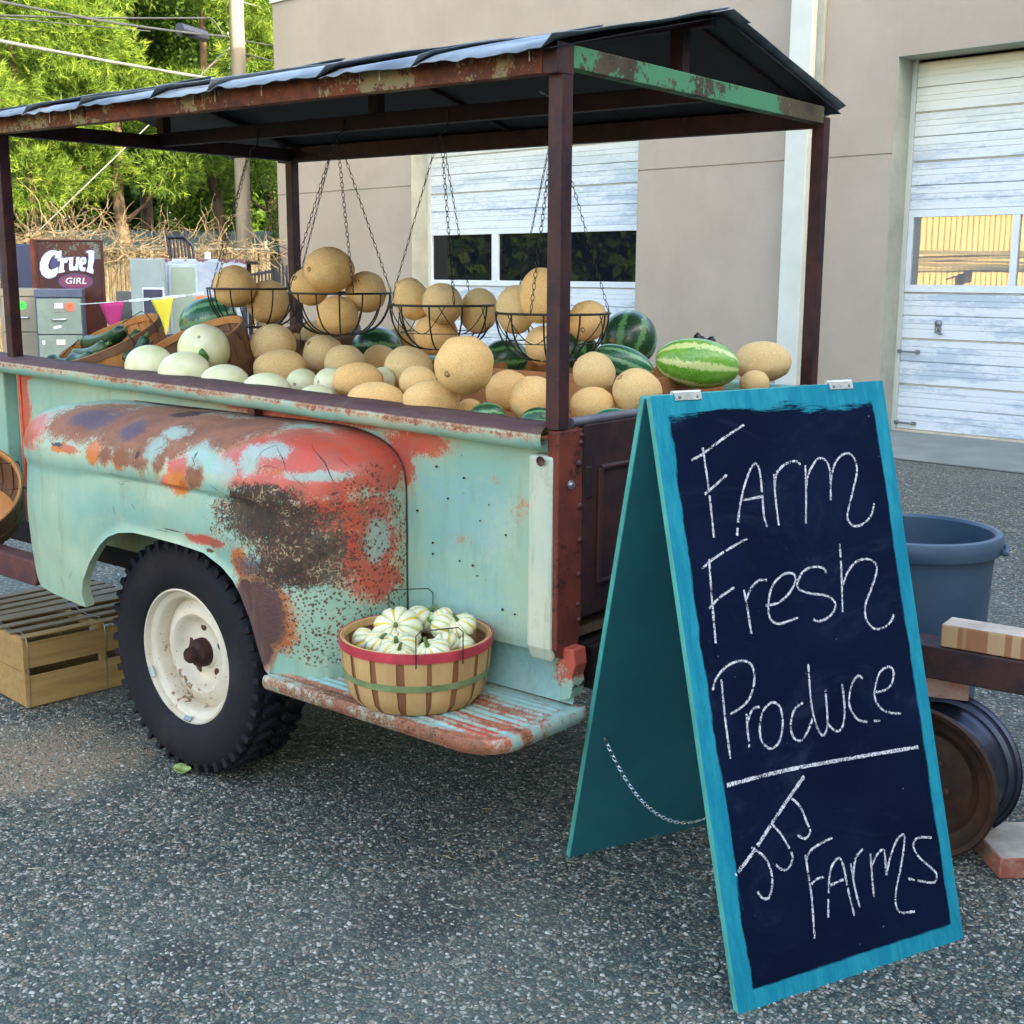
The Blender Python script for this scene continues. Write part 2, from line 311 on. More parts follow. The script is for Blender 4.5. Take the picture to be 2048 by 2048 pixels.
FRUIT = [
('c1',-1.615,0.5,1.251,0.081,0.072,None,10),
('c2',-2.087,1.0,1.217,0.05,0.05,None,None),
('c3',-1.459,0.4,1.184,0.091,0.066,(0.628,-0.506,0.592),None),
('c4',-1.954,1.0,1.253,0.059,0.059,None,None),
('c5',-1.491,0.62,1.218,0.072,0.071,(-0.171,-0.767,0.618),None),
('c6',-1.31,0.55,1.2,0.07,0.063,None,None),
('c7',-1.448,0.85,1.188,0.064,0.057,None,None),
('c8',-0.973,0.504,1.203,0.078,0.072,None,-10),
('c9',-0.72,0.28,1.192,0.054,0.047,None,None),
('c10',-0.411,0.13,1.263,0.077,0.081,(0.114,-0.967,-0.229),None),
('c11',-0.966,0.28,1.182,0.078,0.054,(-0.237,-0.96,0.151),None),
('c12',-0.741,0.13,1.146,0.082,0.056,None,None),
('c13',-0.518,0.12,1.16,0.078,0.059,None,None),
('c14',-0.495,0.25,1.127,0.038,0.034,None,None),
('c15',-0.484,0.4,1.172,0.065,0.059,None,None),
('c16',-0.275,0.25,1.173,0.064,0.063,None,None),
('c17',-0.295,0.55,1.222,0.065,0.06,(0.112,-0.857,0.503),None),
('c18',-0.114,0.5,1.183,0.07,0.065,(-0.391,-0.665,0.636),None),
('c19',-0.205,0.42,1.147,0.061,0.054,None,None),
('c20',-0.106,1.178,1.232,0.091,0.064,(0.989,0.135,-0.058),None),
('c21',-0.071,1.071,1.176,0.045,0.038,None,None),
('c22',-1.638,1.164,1.255,0.054,0.05,None,None),
('h1',-1.865,0.542,1.447,0.075,0.075,(0.751,-0.034,0.659),None),
('h2',-1.846,0.681,1.391,0.078,0.08,(-0.526,-0.755,-0.392),55),
('h3',-1.401,0.574,1.506,0.077,0.087,(-0.091,-0.996,0.019),70),
('h4',-1.531,0.6,1.45,0.063,0.068,(-0.098,-0.905,0.415),None),
('h5',-1.372,0.713,1.433,0.07,0.07,(0.25,-0.822,0.512),None),
('h6',-1.4,0.605,1.355,0.071,0.066,None,None),
('h7',-1.032,0.582,1.417,0.057,0.07,(-0.345,-0.289,0.893),90),
('h8',-0.894,0.577,1.405,0.062,0.068,(0.132,-0.796,0.591),None),
('h9',-0.88,0.731,1.38,0.061,0.073,None,80),
('h10',-0.965,0.623,1.306,0.07,0.067,None,None),
('h11',-0.617,0.597,1.393,0.06,0.074,None,None),
('h12',-0.494,0.56,1.436,0.062,0.081,None,None),
('h13',-0.435,0.709,1.362,0.059,0.071,(0.382,-0.856,-0.348),None),
('h14',-0.516,0.604,1.29,0.056,0.059,None,None),
('d1',-1.642,0.233,1.246,0.085,0.085,(0.545,-0.628,0.556),None),
('d2',-1.783,0.12,1.191,0.082,0.071,None,None),
('d3',-1.579,0.109,1.178,0.086,0.072,None,None),
('d4',-1.406,0.13,1.158,0.078,0.059,None,None),
('d5',-1.196,0.12,1.149,0.075,0.054,None,None),
('d6',-1.215,0.28,1.155,0.059,0.05,(0.407,-0.909,0.089),None),
('d7',-0.998,0.14,1.136,0.056,0.041,None,None),
('d8',-1.081,0.28,1.163,0.058,0.052,(0.011,-0.981,0.194),None),
('d9',-0.98,0.396,1.175,0.04,0.04,None,None),
('w1',-2.292,0.75,1.312,0.117,0.088,None,18),
('w2',-1.652,1.037,1.221,0.096,0.076,None,None),
('w3',-0.947,0.95,1.217,0.076,0.064,None,None),
('w4',-0.517,1.05,1.291,0.092,0.093,None,75),
('w5',-0.398,0.85,1.235,0.094,0.047,(0.845,0.389,-0.366),-20),
('w6',-0.125,0.825,1.245,0.124,0.072,(0.86,0.406,-0.309),-7),
('w7',-0.339,0.14,1.134,0.049,0.036,None,None),
('w8',-0.153,0.12,1.135,0.05,0.037,None,None),
('w9',-0.076,0.335,1.122,0.058,0.036,None,None),
('w11',-0.681,1.0,1.253,0.065,0.062,None,None)]
STROKES = [(0.0038,[(0.0997,1.1578),(0.1316,1.1694),(0.191,1.1989),(0.2585,1.2286)]),(0.0038,[(0.1357,1.1839),(0.1348,1.1171),(0.1321,1.0517),(0.1277,0.9842)]),(0.0038,[(0.1212,1.0809),(0.1585,1.1016),(0.189,1.1197)]),(0.0038,[(0.1903,0.9826),(0.2061,1.0345),(0.2304,1.0878),(0.255,1.125),(0.2737,1.1383),(0.2813,1.1176),(0.277,1.0619),(0.2729,1.0176),(0.2771,0.9939)]),(0.0038,[(0.2213,1.0597),(0.2752,1.0632)]),(0.0038,[(0.3202,1.112),(0.3135,1.059),(0.3102,0.9947)]),(0.0038,[(0.316,1.0813),(0.3298,1.1141),(0.3585,1.132),(0.3882,1.1368),(0.4007,1.1274)]),(0.0038,[(0.4148,1.1253),(0.4015,1.0519),(0.3881,0.9922)]),(0.0038,[(0.4062,1.0743),(0.422,1.1075),(0.4497,1.1344),(0.4689,1.1378),(0.4838,1.1205),(0.481,1.0802),(0.4722,1.0393)]),(0.0038,[(0.481,1.0802),(0.4911,1.1026),(0.5078,1.1276),(0.5338,1.1434),(0.5563,1.142),(0.5675,1.1236),(0.5655,1.0973),(0.5453,1.0578),(0.5204,1.0133),(0.5139,0.9907),(0.5304,0.973),(0.5618,0.9777),(0.5889,0.9958),(0.6023,1.021)]),(0.0038,[(0.0823,0.9198),(0.1132,0.937),(0.1635,0.9562),(0.2158,0.9741)]),(0.0038,[(0.1057,0.9394),(0.0993,0.8821),(0.0935,0.8186),(0.0883,0.7581)]),(0.0038,[(0.0854,0.834),(0.1167,0.8532),(0.1601,0.8709)]),(0.0038,[(0.1853,0.8626),(0.1866,0.8179),(0.1862,0.7656)]),(0.0038,[(0.1862,0.8397),(0.2061,0.8646),(0.2294,0.8783),(0.2518,0.8769)]),(0.0038,[(0.2371,0.8216),(0.2735,0.8239),(0.3088,0.8418),(0.3317,0.867),(0.3279,0.883),(0.3,0.8843),(0.2682,0.8657),(0.25,0.8376),(0.2421,0.8057),(0.2484,0.7858),(0.2709,0.7775),(0.3216,0.7849)]),(0.0038,[(0.4234,0.8749),(0.4151,0.8871),(0.3871,0.8918),(0.3566,0.8838),(0.3361,0.8609),(0.3381,0.8468),(0.3675,0.8339),(0.4089,0.8246),(0.4315,0.8107),(0.4329,0.7936),(0.4131,0.7763),(0.3825,0.769),(0.3637,0.7752)]),(0.0038,[(0.4773,0.9365),(0.469,0.8745),(0.4523,0.7811)]),(0.0038,[(0.4675,0.8405),(0.4845,0.8671),(0.5157,0.8896),(0.5506,0.8935),(0.5745,0.8806),(0.5738,0.8604),(0.5506,0.8254),(0.5233,0.7884),(0.5195,0.7546),(0.5407,0.7308),(0.5756,0.7332),(0.5982,0.7476),(0.603,0.7586)]),(0.0038,[(0.0881,0.68),(0.0827,0.6125),(0.0802,0.5501),(0.0793,0.5122)]),(0.0038,[(0.0615,0.6603),(0.0735,0.6822),(0.104,0.7042),(0.1419,0.7121),(0.1702,0.7028),(0.1766,0.6778),(0.1652,0.6447),(0.1401,0.6193),(0.0973,0.6039)]),(0.0038,[(0.1392,0.5982),(0.1352,0.5619),(0.1329,0.527)]),(0.0038,[(0.1393,0.5824),(0.1531,0.6013),(0.1644,0.6075),(0.1778,0.607)]),(0.0038,[(0.2092,0.6112),(0.1862,0.5988),(0.1696,0.5668),(0.168,0.5353),(0.1894,0.5147),(0.2158,0.5272),(0.2319,0.562),(0.2322,0.5969),(0.216,0.6112),(0.2055,0.6102)]),(0.0038,[(0.2963,0.5977),(0.2693,0.5857),(0.2521,0.5533),(0.2567,0.5257),(0.276,0.5181),(0.2971,0.5352),(0.3163,0.5592)]),(0.0038,[(0.3289,0.6787),(0.3227,0.6292),(0.3194,0.5805),(0.3255,0.5359),(0.3374,0.5187),(0.3541,0.5367),(0.3607,0.574),(0.3657,0.6172)]),(0.0038,[(0.3529,0.5478),(0.3668,0.5291),(0.383,0.5209),(0.4005,0.5346),(0.4122,0.5714),(0.4157,0.6208)]),(0.0038,[(0.4791,0.6238),(0.4663,0.6329),(0.4442,0.6166),(0.4273,0.5802),(0.4334,0.5514),(0.4548,0.5313),(0.509,0.5237)]),(0.0038,[(0.5087,0.589),(0.5352,0.5889),(0.5604,0.5993),(0.5741,0.6258),(0.5621,0.6401),(0.5335,0.6317),(0.5114,0.601),(0.5053,0.5737),(0.5186,0.5491),(0.5457,0.5353),(0.5751,0.53)]),(0.0058,[(0.0591,0.4593),(0.145,0.4618),(0.2366,0.4622),(0.3373,0.4589),(0.4523,0.4541),(0.6098,0.4465)]),(0.0058,[(0.0452,0.2743),(0.1016,0.3126),(0.1611,0.3602),(0.2177,0.4045),(0.2666,0.4408)]),(0.0038,[(0.0968,0.3213),(0.1249,0.2974),(0.1379,0.2636),(0.135,0.2332),(0.1205,0.2107),(0.1047,0.2142),(0.0946,0.2293)]),(0.0038,[(0.1579,0.3608),(0.1791,0.3331),(0.1955,0.2983),(0.1998,0.2764),(0.1839,0.2589),(0.1673,0.2599),(0.1533,0.2732)]),(0.0038,[(0.2237,0.4007),(0.2431,0.3785),(0.2532,0.3446),(0.2589,0.3223),(0.2426,0.3107),(0.2229,0.3216)]),(0.0038,[(0.2355,0.2768),(0.2351,0.2427),(0.2343,0.1904),(0.2294,0.1445),(0.2243,0.1014)]),(0.0038,[(0.2348,0.2638),(0.2503,0.2817),(0.2802,0.2914),(0.3166,0.2973)]),(0.0038,[(0.2353,0.2111),(0.2545,0.2201),(0.2755,0.2208)]),(0.0038,[(0.2696,0.1352),(0.2828,0.1901),(0.2994,0.2342),(0.3243,0.2513),(0.3343,0.2321),(0.3367,0.1782),(0.3422,0.1221)]),(0.0038,[(0.2906,0.2001),(0.3281,0.2041)]),(0.0038,[(0.3559,0.2329),(0.356,0.1846),(0.3609,0.1354)]),(0.0038,[(0.3559,0.2007),(0.3719,0.2402),(0.397,0.2555)]),(0.0038,[(0.4158,0.2418),(0.4102,0.1943),(0.4057,0.1484)]),(0.0038,[(0.4135,0.2152),(0.4368,0.2375),(0.4562,0.2416),(0.4551,0.2173),(0.4512,0.1871)]),(0.0038,[(0.4512,0.1871),(0.4698,0.2196),(0.496,0.2526),(0.521,0.263),(0.5185,0.2425),(0.4983,0.1972),(0.472,0.1482),(0.4649,0.1172),(0.4755,0.0985),(0.5167,0.0918)]),(0.0038,[(0.6036,0.239),(0.5631,0.2472),(0.5448,0.2343),(0.5538,0.2075),(0.5878,0.1726),(0.5994,0.1561),(0.5842,0.1411),(0.5135,0.1654)])]
BOARD = {'BL': [0.649, -0.218, 0.0], 'U': [0.3836, 0.9235, 0.0], 'V': [-0.28761, 0.11947, 0.95027], 'N': [0.87757, -0.36452, 0.31144], 'W': 0.6481, 'TL': [0.0199, 1.304], 'TR': [0.6963, 1.3146]}
ZUCCHINI = [('z1',[-2.444,0.3,1.234],[-2.128,0.26,1.297],0.0173),('z2',[-2.369,0.2,1.193],[-2.21,0.24,1.242],0.0149),('z3',[-2.408,0.13,1.18],[-2.279,0.15,1.179],0.0119),('z3b',[-2.316,0.16,1.185],[-2.183,0.17,1.209],0.0129),('z4',[-2.119,0.27,1.227],[-2.129,0.3,1.281],0.0125),('z5',[-2.058,0.2,1.198],[-2.016,0.27,1.277],0.0079),('z6',[-2.165,0.22,1.181],[-2.214,0.3,1.24],0.0133)]
PUMPKINS = [('p1',[-0.477,-0.2,0.61],0.0326),('p2',[-0.41,-0.13,0.622],0.0633),('p3',[-0.332,-0.21,0.603],0.0551),('p4',[-0.422,-0.02,0.626],0.0456),('p5',[-0.324,-0.05,0.632],0.0349),('p6',[-0.252,-0.12,0.613],0.0349),('p7',[-0.215,-0.21,0.618],0.0458),('p8',[-0.21,-0.08,0.625],0.0308),('p9',[-0.147,-0.14,0.613],0.026)]
# ================================================================ GROUND
def asphalt_material():
    t = MT('exposed_aggregate', .85)
    ob = t.obj
    pb = t.mix(.012, ob, t.noise(60, 2, .5, col=True), 'ADD')
    v = t.n('TexVoronoi'); t.L(pb, v.inputs['Vector']); v.inputs['Scale'].default_value = 84
    e = t.n('TexVoronoi'); e.feature = 'DISTANCE_TO_EDGE'; t.L(pb, e.inputs['Vector']); e.inputs['Scale'].default_value = 84
    rnd = t.sep(v.outputs['Color'])
    stone = t.ramp(rnd[0], [(0, (.014, .025, .024)), (.3, (.054, .082, .066)), (.55, (.115, .150, .115)), (.75, (.23, .215, .14)), (.9, (.40, .39, .31)), (1, (.54, .53, .45))])
    stone = t.mix(t.math('MULTIPLY', t.thr(rnd[1], .82, .9), .6), stone, (.26, .17, .10))
    big = t.noise(.55, 5, .6); mid = t.noise(3.5, 5, .65)
    m = t.thr(e.outputs['Distance'], .03, .14)
    c = t.mix(m, (.020, .030, .027), stone)
    c = t.mix(t.math('MULTIPLY', t.thr(t.noise(23, 3, .6), .45, .7), .45), c, (.085, .10, .10))
    c = t.mix(t.math('MULTIPLY', t.thr(mid, .45, .72), .45), c, (.085, .115, .105))
    c = t.mix(t.math('MULTIPLY', t.thr(big, .48, .66), .35), c, (.20, .225, .185))
    # oil spots
    spots = None
    for (x, y, r) in ((-1.05, -.66, .10), (-.42, -.82, .12), (-.72, -.50, .05), (-.15, -.35, .22), (.3, -1.15, .07)):
        d = t.n('VectorMath'); d.operation = 'DISTANCE'; t.L(ob, d.inputs[0]); d.inputs[1].default_value = (x, y, 0)
        q = t.math('SUBTRACT', 1, t.thr(t.math('ADD', d.outputs['Value'], t.math('MULTIPLY', t.math('SUBTRACT', t.noise(30, 4, .7), .5), .12)), r * .35, r))
        spots = q if spots is None else t.math('MAXIMUM', spots, q)
    c = t.mix(t.math('MULTIPLY', spots, .6), c, (.02, .022, .025))
    d2 = t.n('VectorMath'); d2.operation = 'DISTANCE'; t.L(ob, d2.inputs[0]); d2.inputs[1].default_value = (-1.72, -.42, 0)  # patch of sunlight on the ground, painted in as tan colour
    sun_fleck = t.math('SUBTRACT', 1, t.thr(t.math('ADD', d2.outputs['Value'], t.math('MULTIPLY', t.math('SUBTRACT', t.noise(5, 4, .6), .5), .5)), .16, .42))
    c = t.mix(t.math('MULTIPLY', sun_fleck, .60), c, (.38, .27, .16))
    t.col(c); t.rough(t.math('SUBTRACT', .9, t.math('MULTIPLY', rnd[2], .3)))
    h = t.math('ADD', t.math('MULTIPLY', t.thr(e.outputs['Distance'], 0, .25), t.math('ADD', .4, t.math('MULTIPLY', rnd[1], .8))), t.math('MULTIPLY', t.noise(300, 2), .2))
    t.bump(h, .8, .005)
    return t.m
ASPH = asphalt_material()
g = MB()
g.add([(-90, -60, 0), (60, -60, 0), (60, 90, 0), (-90, 90, 0)], [(0, 1, 2, 3)])
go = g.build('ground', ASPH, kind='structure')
# loose and proud stones of the aggregate near the stand, half sunk in the binder
def stones(n, seed):
    rs = np.random.RandomState(seed)
    # triangular field of ground in front of the camera
    X = rs.uniform(-2.6, 2.1, n * 3); Y = rs.uniform(-1.75, 1.4, n * 3)
    dx, dy = X - CAM.x, Y - CAM.y
    dep = dx * fx.x + dy * fx.y; lat = dx * rx.x + dy * rx.y
    ok = (dep > 1.3) & (dep < 4.6) & (abs(lat) < dep * .52 + .2) & (rs.rand(n * 3) < np.clip(2.6 / np.maximum(dep, .1), 0, 1) ** 1.5)
    X, Y = X[ok][:n], Y[ok][:n]; m = len(X)
    r = rs.uniform(.0025, .0053, m) * np.where(rs.rand(m) < .12, 1.35, 1)
    base = np.array([[1, 0, 0], [.5, .87, 0], [-.5, .87, 0], [-1, 0, 0], [-.5, -.87, 0], [.5, -.87, 0], [.55, .1, .62], [-.2, .5, .66], [-.3, -.45, .60]])
    fc = np.array([[6, 7, 8], [0, 1, 6], [1, 7, 6], [1, 2, 7], [2, 3, 7], [3, 8, 7], [3, 4, 8], [4, 5, 8], [5, 6, 8], [5, 0, 6]])
    a = rs.uniform(0, 6.283, m); el = rs.uniform(.65, 1.35, m)
    bx = base[None, :, 0] * el[:, None]; by = base[None, :, 1] / el[:, None]
    jit = rs.uniform(.82, 1.18, (m, 9))
    ca, sa = np.cos(a)[:, None], np.sin(a)[:, None]
    x = X[:, None] + (bx * ca - by * sa) * r[:, None] * jit; y = Y[:, None] + (bx * sa + by * ca) * r[:, None] * jit
    z = base[None, :, 2] * r[:, None] * jit * rs.uniform(.6, 1.1, m)[:, None] - .0003
    co = np.stack([x, y, z], -1).reshape(-1, 3)
    F = (fc[None] + (np.arange(m) * 9)[:, None, None]).reshape(-1, 3)
    me = bpy.data.meshes.new('pebbles')
    me.vertices.add(len(co)); me.vertices.foreach_set('co', co.ravel())
    me.loops.add(F.size); me.loops.foreach_set('vertex_index', F.ravel().astype(np.int32))
    me.polygons.add(len(F)); me.polygons.foreach_set('loop_start', (np.arange(len(F)) * 3).astype(np.int32)); me.polygons.foreach_set('loop_total', np.full(len(F), 3, np.int32))
    me.update(); me.validate()
    setattr_f(me, 'tone', np.repeat(rs.rand(m), 9))
    t = MT('pebble', .7)
    c = t.ramp(t.attr('tone'), [(0, (.014, .025, .024)), (.25, (.052, .080, .066)), (.48, (.115, .150, .115)), (.66, (.23, .215, .14)), (.76, (.20, .135, .085)), (.88, (.40, .39, .34)), (1, (.54, .53, .45))])
    t.col(t.mix(t.math('MULTIPLY', t.noise(220, 3, .6), .35), c, (.12, .13, .12)))
    me.materials.append(t.m)
    o = link('pebbles', me); o['kind'] = 'stuff'; return o
stones(50000, 3)
# ================================================================ BUILDING
BY, BPH = 8.8201, -.0967
stucco = MT('stucco', .9)
n_ = stucco.noise(1.2, 4, .6); f_ = stucco.noise(70, 4, .7)
cc_ = stucco.mix(stucco.thr(n_, .3, .7), (.40, .33, .255), (.45, .375, .295))
st_ = stucco.noise(2.0, 5, .7, vec=stucco.map(scale=(3, 3, .25)))
cc_ = stucco.mix(stucco.math('MULTIPLY', stucco.thr(st_, .5, .8), .25), cc_, (.36, .31, .26))
stucco.col(stucco.mix(stucco.math('MULTIPLY', f_, .25), cc_, (.30, .25, .21))); stucco.bump(f_, .5, .006)
STUCCO = stucco.m
JAMB = simple('jamb_paint', (.36, .37, .30), .8, var=.12, sc=4, bump=.1)
PALE = simple('pale_trim', (.60, .62, .55), .6, var=.05, sc=3)
WHITE_FR = simple('white_frame', (.72, .76, .78), .45, var=.05)
t = MT('door_steel', .5)
zz = t.sep(t.obj)
sm = t.noise(1.6, 6, .7, vec=t.map(scale=(.7, 1, 4.2))); sm2 = t.noise(14, 5, .75, vec=t.map(scale=(1, 1, 2)))
dd_ = t.thr(t.math('ADD', sm, t.math('MULTIPLY', t.math('SUBTRACT', sm2, .5), .35)), .47, .60)
c = t.mix(t.math('MULTIPLY', dd_, .62), (.72, .76, .78), (.34, .44, .54))
c = t.mix(t.thr(zz[2], 2.3, 3.5), c, (.80, .77, .60))
c = t.mix(t.math('MULTIPLY', t.thr(t.noise(60, 3, .8), .58, .75), .3), c, (.35, .45, .52))
t.col(c); t.rough(t.math('ADD', t.math('MULTIPLY', sm2, .3), .3)); t.bump(sm2, .08, .004)
DOOR = t.m
t = MT('window_glass', .012, .60, .8); t.col((.34, .36, .38)); t.bump(t.noise(1.6, 2, .5), .012, .02)
GLASS = t.m
t = MT('window_glass_dark', .02, .0, .6); t.col((.006, .008, .012)); t.b.inputs['IOR'].default_value = 1.38
GLASSD = t.m
CREAM = simple('cream_seal', (.62, .55, .38), .6)
STEEL = simple('dull_steel', (.22, .25, .26), .35, .7, var=.2)
bld = empty('warehouse', (0, BY, 0), (0, 0, BPH), 'tan stucco warehouse with two white sectional roll doors behind the stand', 'building')
H0 = 5.22
w = MB()
D1 = (-9.9, -6.12, 3.44); D2 = (-3.12, .95, 3.44)
for a, b in ((-12.87, D1[0]), (D1[1], D2[0]), (D2[1], 12.0)):
    w.bb(a, b, 0, .32, 0, 2.578); w.bb(a, b, 0, .32, 2.594, H0); w.bb(a + .01, b - .01, .012, .31, 2.57, 2.60)
for a, b, h in (D1, D2):
    w.bb(a, b, 0.0005, .32, h, H0)
w.bb(-12.87, -12.55, .32, 14, 0, H0 - .001)
w.bb(-12.5, 12, .33, 14, H0 - .35, H0 - .30)
w.bb(11.7, 12, .32, 14, 0, H0 - .001)
w.bb(-12.5, 11.7, 13.7, 14, 0, H0 - .001)
w.build('wall', STUCCO, bld)
MB().bb(-12.90, 12.03, -.03, .36, H0 + .0015, H0 + .06).build('parapet_cap', PALE, bld)
for a, b, h in (D1, D2):
    j = MB()
    j.bb(a + .0005, a + .006, -.001, .33, 0, h); j.bb(b - .006, b - .0005, -.001, .33, 0, h); j.bb(a + .006, b - .006, -.001, .33, h - .006, h - .001)
    j.build('door_jamb', JAMB, bld)
dp = MB(); dp.bb(-4.192, -3.949, -.13, -.002, 0, H0)
dp.build('downspout', PALE, bld, bevel=.008)
MB().bb(-3.945, -3.88, -.05, -.002, 0, H0).build('downspout_flange', JAMB, bld)
def panel_mesh(x0, x1, z0, z1, y0):
    m = MB(); hgt = z1 - z0
    prof = [(0, .004), (.006, 0), (hgt * .36, 0), (hgt * .37, .007), (hgt * .42, .007), (hgt * .43, 0), (hgt * .60, 0), (hgt * .61, .007), (hgt * .66, .007), (hgt * .67, 0), (hgt - .012, 0), (hgt - .006, .012), (hgt, .012)]
    vs = []; fs = []
    for h_, d_ in prof: vs += [(x0, y0 + d_, z0 + h_), (x1, y0 + d_, z0 + h_)]
    for i in range(len(prof) - 1): fs.append((2 * i, 2 * i + 1, 2 * i + 3, 2 * i + 2))
    k = len(vs); vs += [(x0, y0 + .04, z0), (x1, y0 + .04, z0), (x0, y0 + .04, z1), (x1, y0 + .04, z1)]
    fs += [(k, k + 2, k + 3, k + 1), (k, k + 1, 1, 0), (2 * len(prof) - 2, 2 * len(prof) - 1, k + 3, k + 2)]
    return m.add(vs, fs)
def door(x0, x1, top, wz0, wz1, wins, y=.30, step=.225, glass=None):
    d = empty('roll_door', parent_loc := (0, 0, 0)); d.parent = bld
    MB().bb(x0 + .006, x0 + .05, y - .02, y + .03, 0, top - .006).build('door_track', PALE, d)
    MB().bb(x1 - .05, x1 - .006, y - .02, y + .03, 0, top - .006).build('door_track', PALE, d)
    a, b = x0 + .052, x1 - .052
    z = .03; lv = []
    nb = int(round((wz0 - .07 - .03) / step)); sb = (wz0 - .07 - .03) / nb
    for i in range(nb): lv.append((.03 + i * sb, .03 + (i + 1) * sb))
    nt = int(round((top - wz1 - .07) / step)); stt = (top - .03 - wz1 - .07) / nt
    for i in range(nt): lv.append((wz1 + .07 + i * stt, wz1 + .07 + (i + 1) * stt))
    for z0, z1 in lv:
        panel_mesh(a, b, z0 + .002, z1 - .002, y).build('door_panel', DOOR, d)
    sm_ = MB()
    for i, (z0, z1) in enumerate(lv):
        if i % 2 == 1: sm_.bb(a, b, y - .003, y + .01, z1 - .009, z1 - .003)
    sm_.build('seam_strip', CREAM, d)
    MB().bb(a, b, y - .02, y + .03, .004, .028).build('bottom_seal', CREAM, d)
    fr = MB()
    fr.bb(a, b, y - .012, y + .03, wz0 - .068, wz0); fr.bb(a, b, y - .012, y + .03, wz1, wz1 + .068)
    xs = [a] + [q for w_ in wins for q in w_] + [b]
    for i in range(0, len(xs), 2):
        if xs[i + 1] - xs[i] > .004: fr.bb(xs[i], xs[i + 1], y - .0125, y + .03, wz0, wz1)
    fr.build('window_frame', WHITE_FR, d, bevel=.004)
    for p, q in wins:
        MB().bb(p + .001, q - .001, y + .012, y + .018, wz0 + .001, wz1 - .001).build('window_pane', glass or GLASS, d)
    return d
d1 = door(D1[0], D1[1], D1[2], 1.395, 1.965, [(-9.82, -8.70), (-8.58, -7.50), (-7.38, -6.25)], glass=GLASSD)
d2 = door(D2[0], D2[1], D2[2], 1.40, 2.02, [(-3.02, -2.07), (-2.005, -1.05), (-.985, -.03), (.03, .85)])
# handles and latches on the right door
def slide(x, z):
    m = MB(); m.bb(x - .11, x - .075, .275, .30, z - .018, z + .018); m.bb(x + .07, x + .11, .275, .30, z - .018, z + .018); m.tube([(x - .1, .268, z), (x + .1, .268, z)], .009, 8)
    m.build('slide_bolt', STEEL, d2, bevel=.003)
slide(-2.985, .772); slide(-2.975, .09)
hm = MB(); hm.lathe([(0, 0), (.035, .0), (.035, .012), (.022, .02), (0, .022)], 16, (-2.706, .30, 1.045), (0, -1, 0)); hm.tube([(-2.706, .27, 1.0), (-2.706, .262, .965), (-2.65, .262, .95)], .011, 8); hm.bb(-2.735, -2.677, .285, .3, .96, 1.07)
hm.build('door_handle', STEEL, d2, smooth=40)
# concrete apron in front of the right door
CONC = simple('concrete', (.21, .225, .20), .85, var=.15, sc=2.5, bump=.3, bsc=40)
ap = empty('apron', (0, BY, 0), (0, 0, BPH), kind='structure')
MB().bb(-3.3, 1.1, -1.42, .25, -.08, .012).build('apron_slab', CONC, ap, bevel=.006)
MB().bb(-3.305, 1.105, -1.46, -1.425, -.08, .006).build('apron_joint', simple('tar', (.05, .055, .05), .8), ap)
# outside the view: building added to block the sun, then shed and lumber rack
added_wing = empty('warehouse', (9.0, -12, 0), (0, 0, 0), 'tall windowless stucco building added out of view to shade the yard', 'building')
wm = MB(); wm.bb(0, 6, 0, 19.85, 0, 9.15); wm.build('wall', STUCCO, added_wing)
MB().bb(-.05, 6.05, -.05, 19.84, 9.155, 9.23).build('parapet_cap', PALE, added_wing)
t = MT('yellow_siding', .55)
zz = t.sep(t.obj); c = t.mix(t.thr(t.noise(1.5, 4), .3, .7), (.62, .42, .14), (.52, .34, .12)); t.col(c)
shed = empty('metal_shed', (-15.0, -26, 0), (0, 0, 0), 'yellow ribbed metal shed seen mirrored in the roll door window', 'building')
sm = MB(); sm.bb(-6, 0, 0, 17, 0, 5.0); sm.build('wall', t.m, shed)
sr = MB()
for i in range(60): sr.bb(.001, .035, .1 + i * .28, .16 + i * .28, 0, 5.0)
sr.build('ribs', t.m, shed)
lum = empty('lumber_rack', (-11.6, -5.6, 0), (0, 0, R_(238)), 'rack of yellow boards standing before the metal shed', 'rack')
LW = wood_material('lumber', (.62, .52, .22), (.50, .38, .16), (2, .3, 8))
for i in range(9):
    b_ = MB(); b_.box((random.uniform(-.1, .1), random.uniform(-.3, .3), 1.55 + i * .055), (.25, 5.0, .045), rotm('X', random.uniform(-.03, .03))); b_.build('board', LW, lum)
for y in (-2, 0, 2): MB().tube([(.1, y, 0), (.1, y + .1, 1.5)], .05, 6).build('rack_post', LW, lum)
# ================================================================ PRODUCE STAND made of an old pickup bed
PAINT = paint_material('bed_paint')
STEP_P = paint_material('step_paint', (.27, .50, .46), 1.3, (.33, .47, .42))
POST = rust_material('post_rust', (.055, .018, .018), (.018, .009, .016), (.11, .04, .018), .66, .6, 0, 7)
BEAM_L = rust_material('beam_rust', (.17, .045, .02), (.075, .024, .016), (.26, .22, .12), .53, .75, 0, 14)
BEAM_G = rust_material('beam_green', (.09, .07, .035), (.045, .035, .022), (.07, .26, .13), .45, .7, 0, 6)
PILLAR = rust_material('pillar_rust', (.17, .036, .022), (.11, .026, .018), (.045, .016, .013), .52, .7, 0, 8)
TAILG = rust_material('tailgate_rust', (.055, .02, .018), (.018, .010, .014), (.10, .03, .018), .55, .6, 0, 4)
DARKM = rust_material('dark_iron', (.022, .012, .010), (.009, .007, .009), None, rough=.8)
BOLT = simple('bolt_rust', (.08, .03, .025), .6, .3, var=.3, sc=60)
ZINC = simple('zinc', (.55, .58, .6), .3, .9, var=.1)
t = MT('roof_tin', .55, .2)
n_ = t.noise(3, 6, .7, vec=t.rmap()); f_ = t.noise(30, 5, .7)
c = t.mix(t.thr(n_, .35, .65), (.085, .115, .145), (.26, .31, .34)); c = t.mix(t.math('MULTIPLY', t.thr(f_, .6, .75), .5), c, (.14, .12, .12))
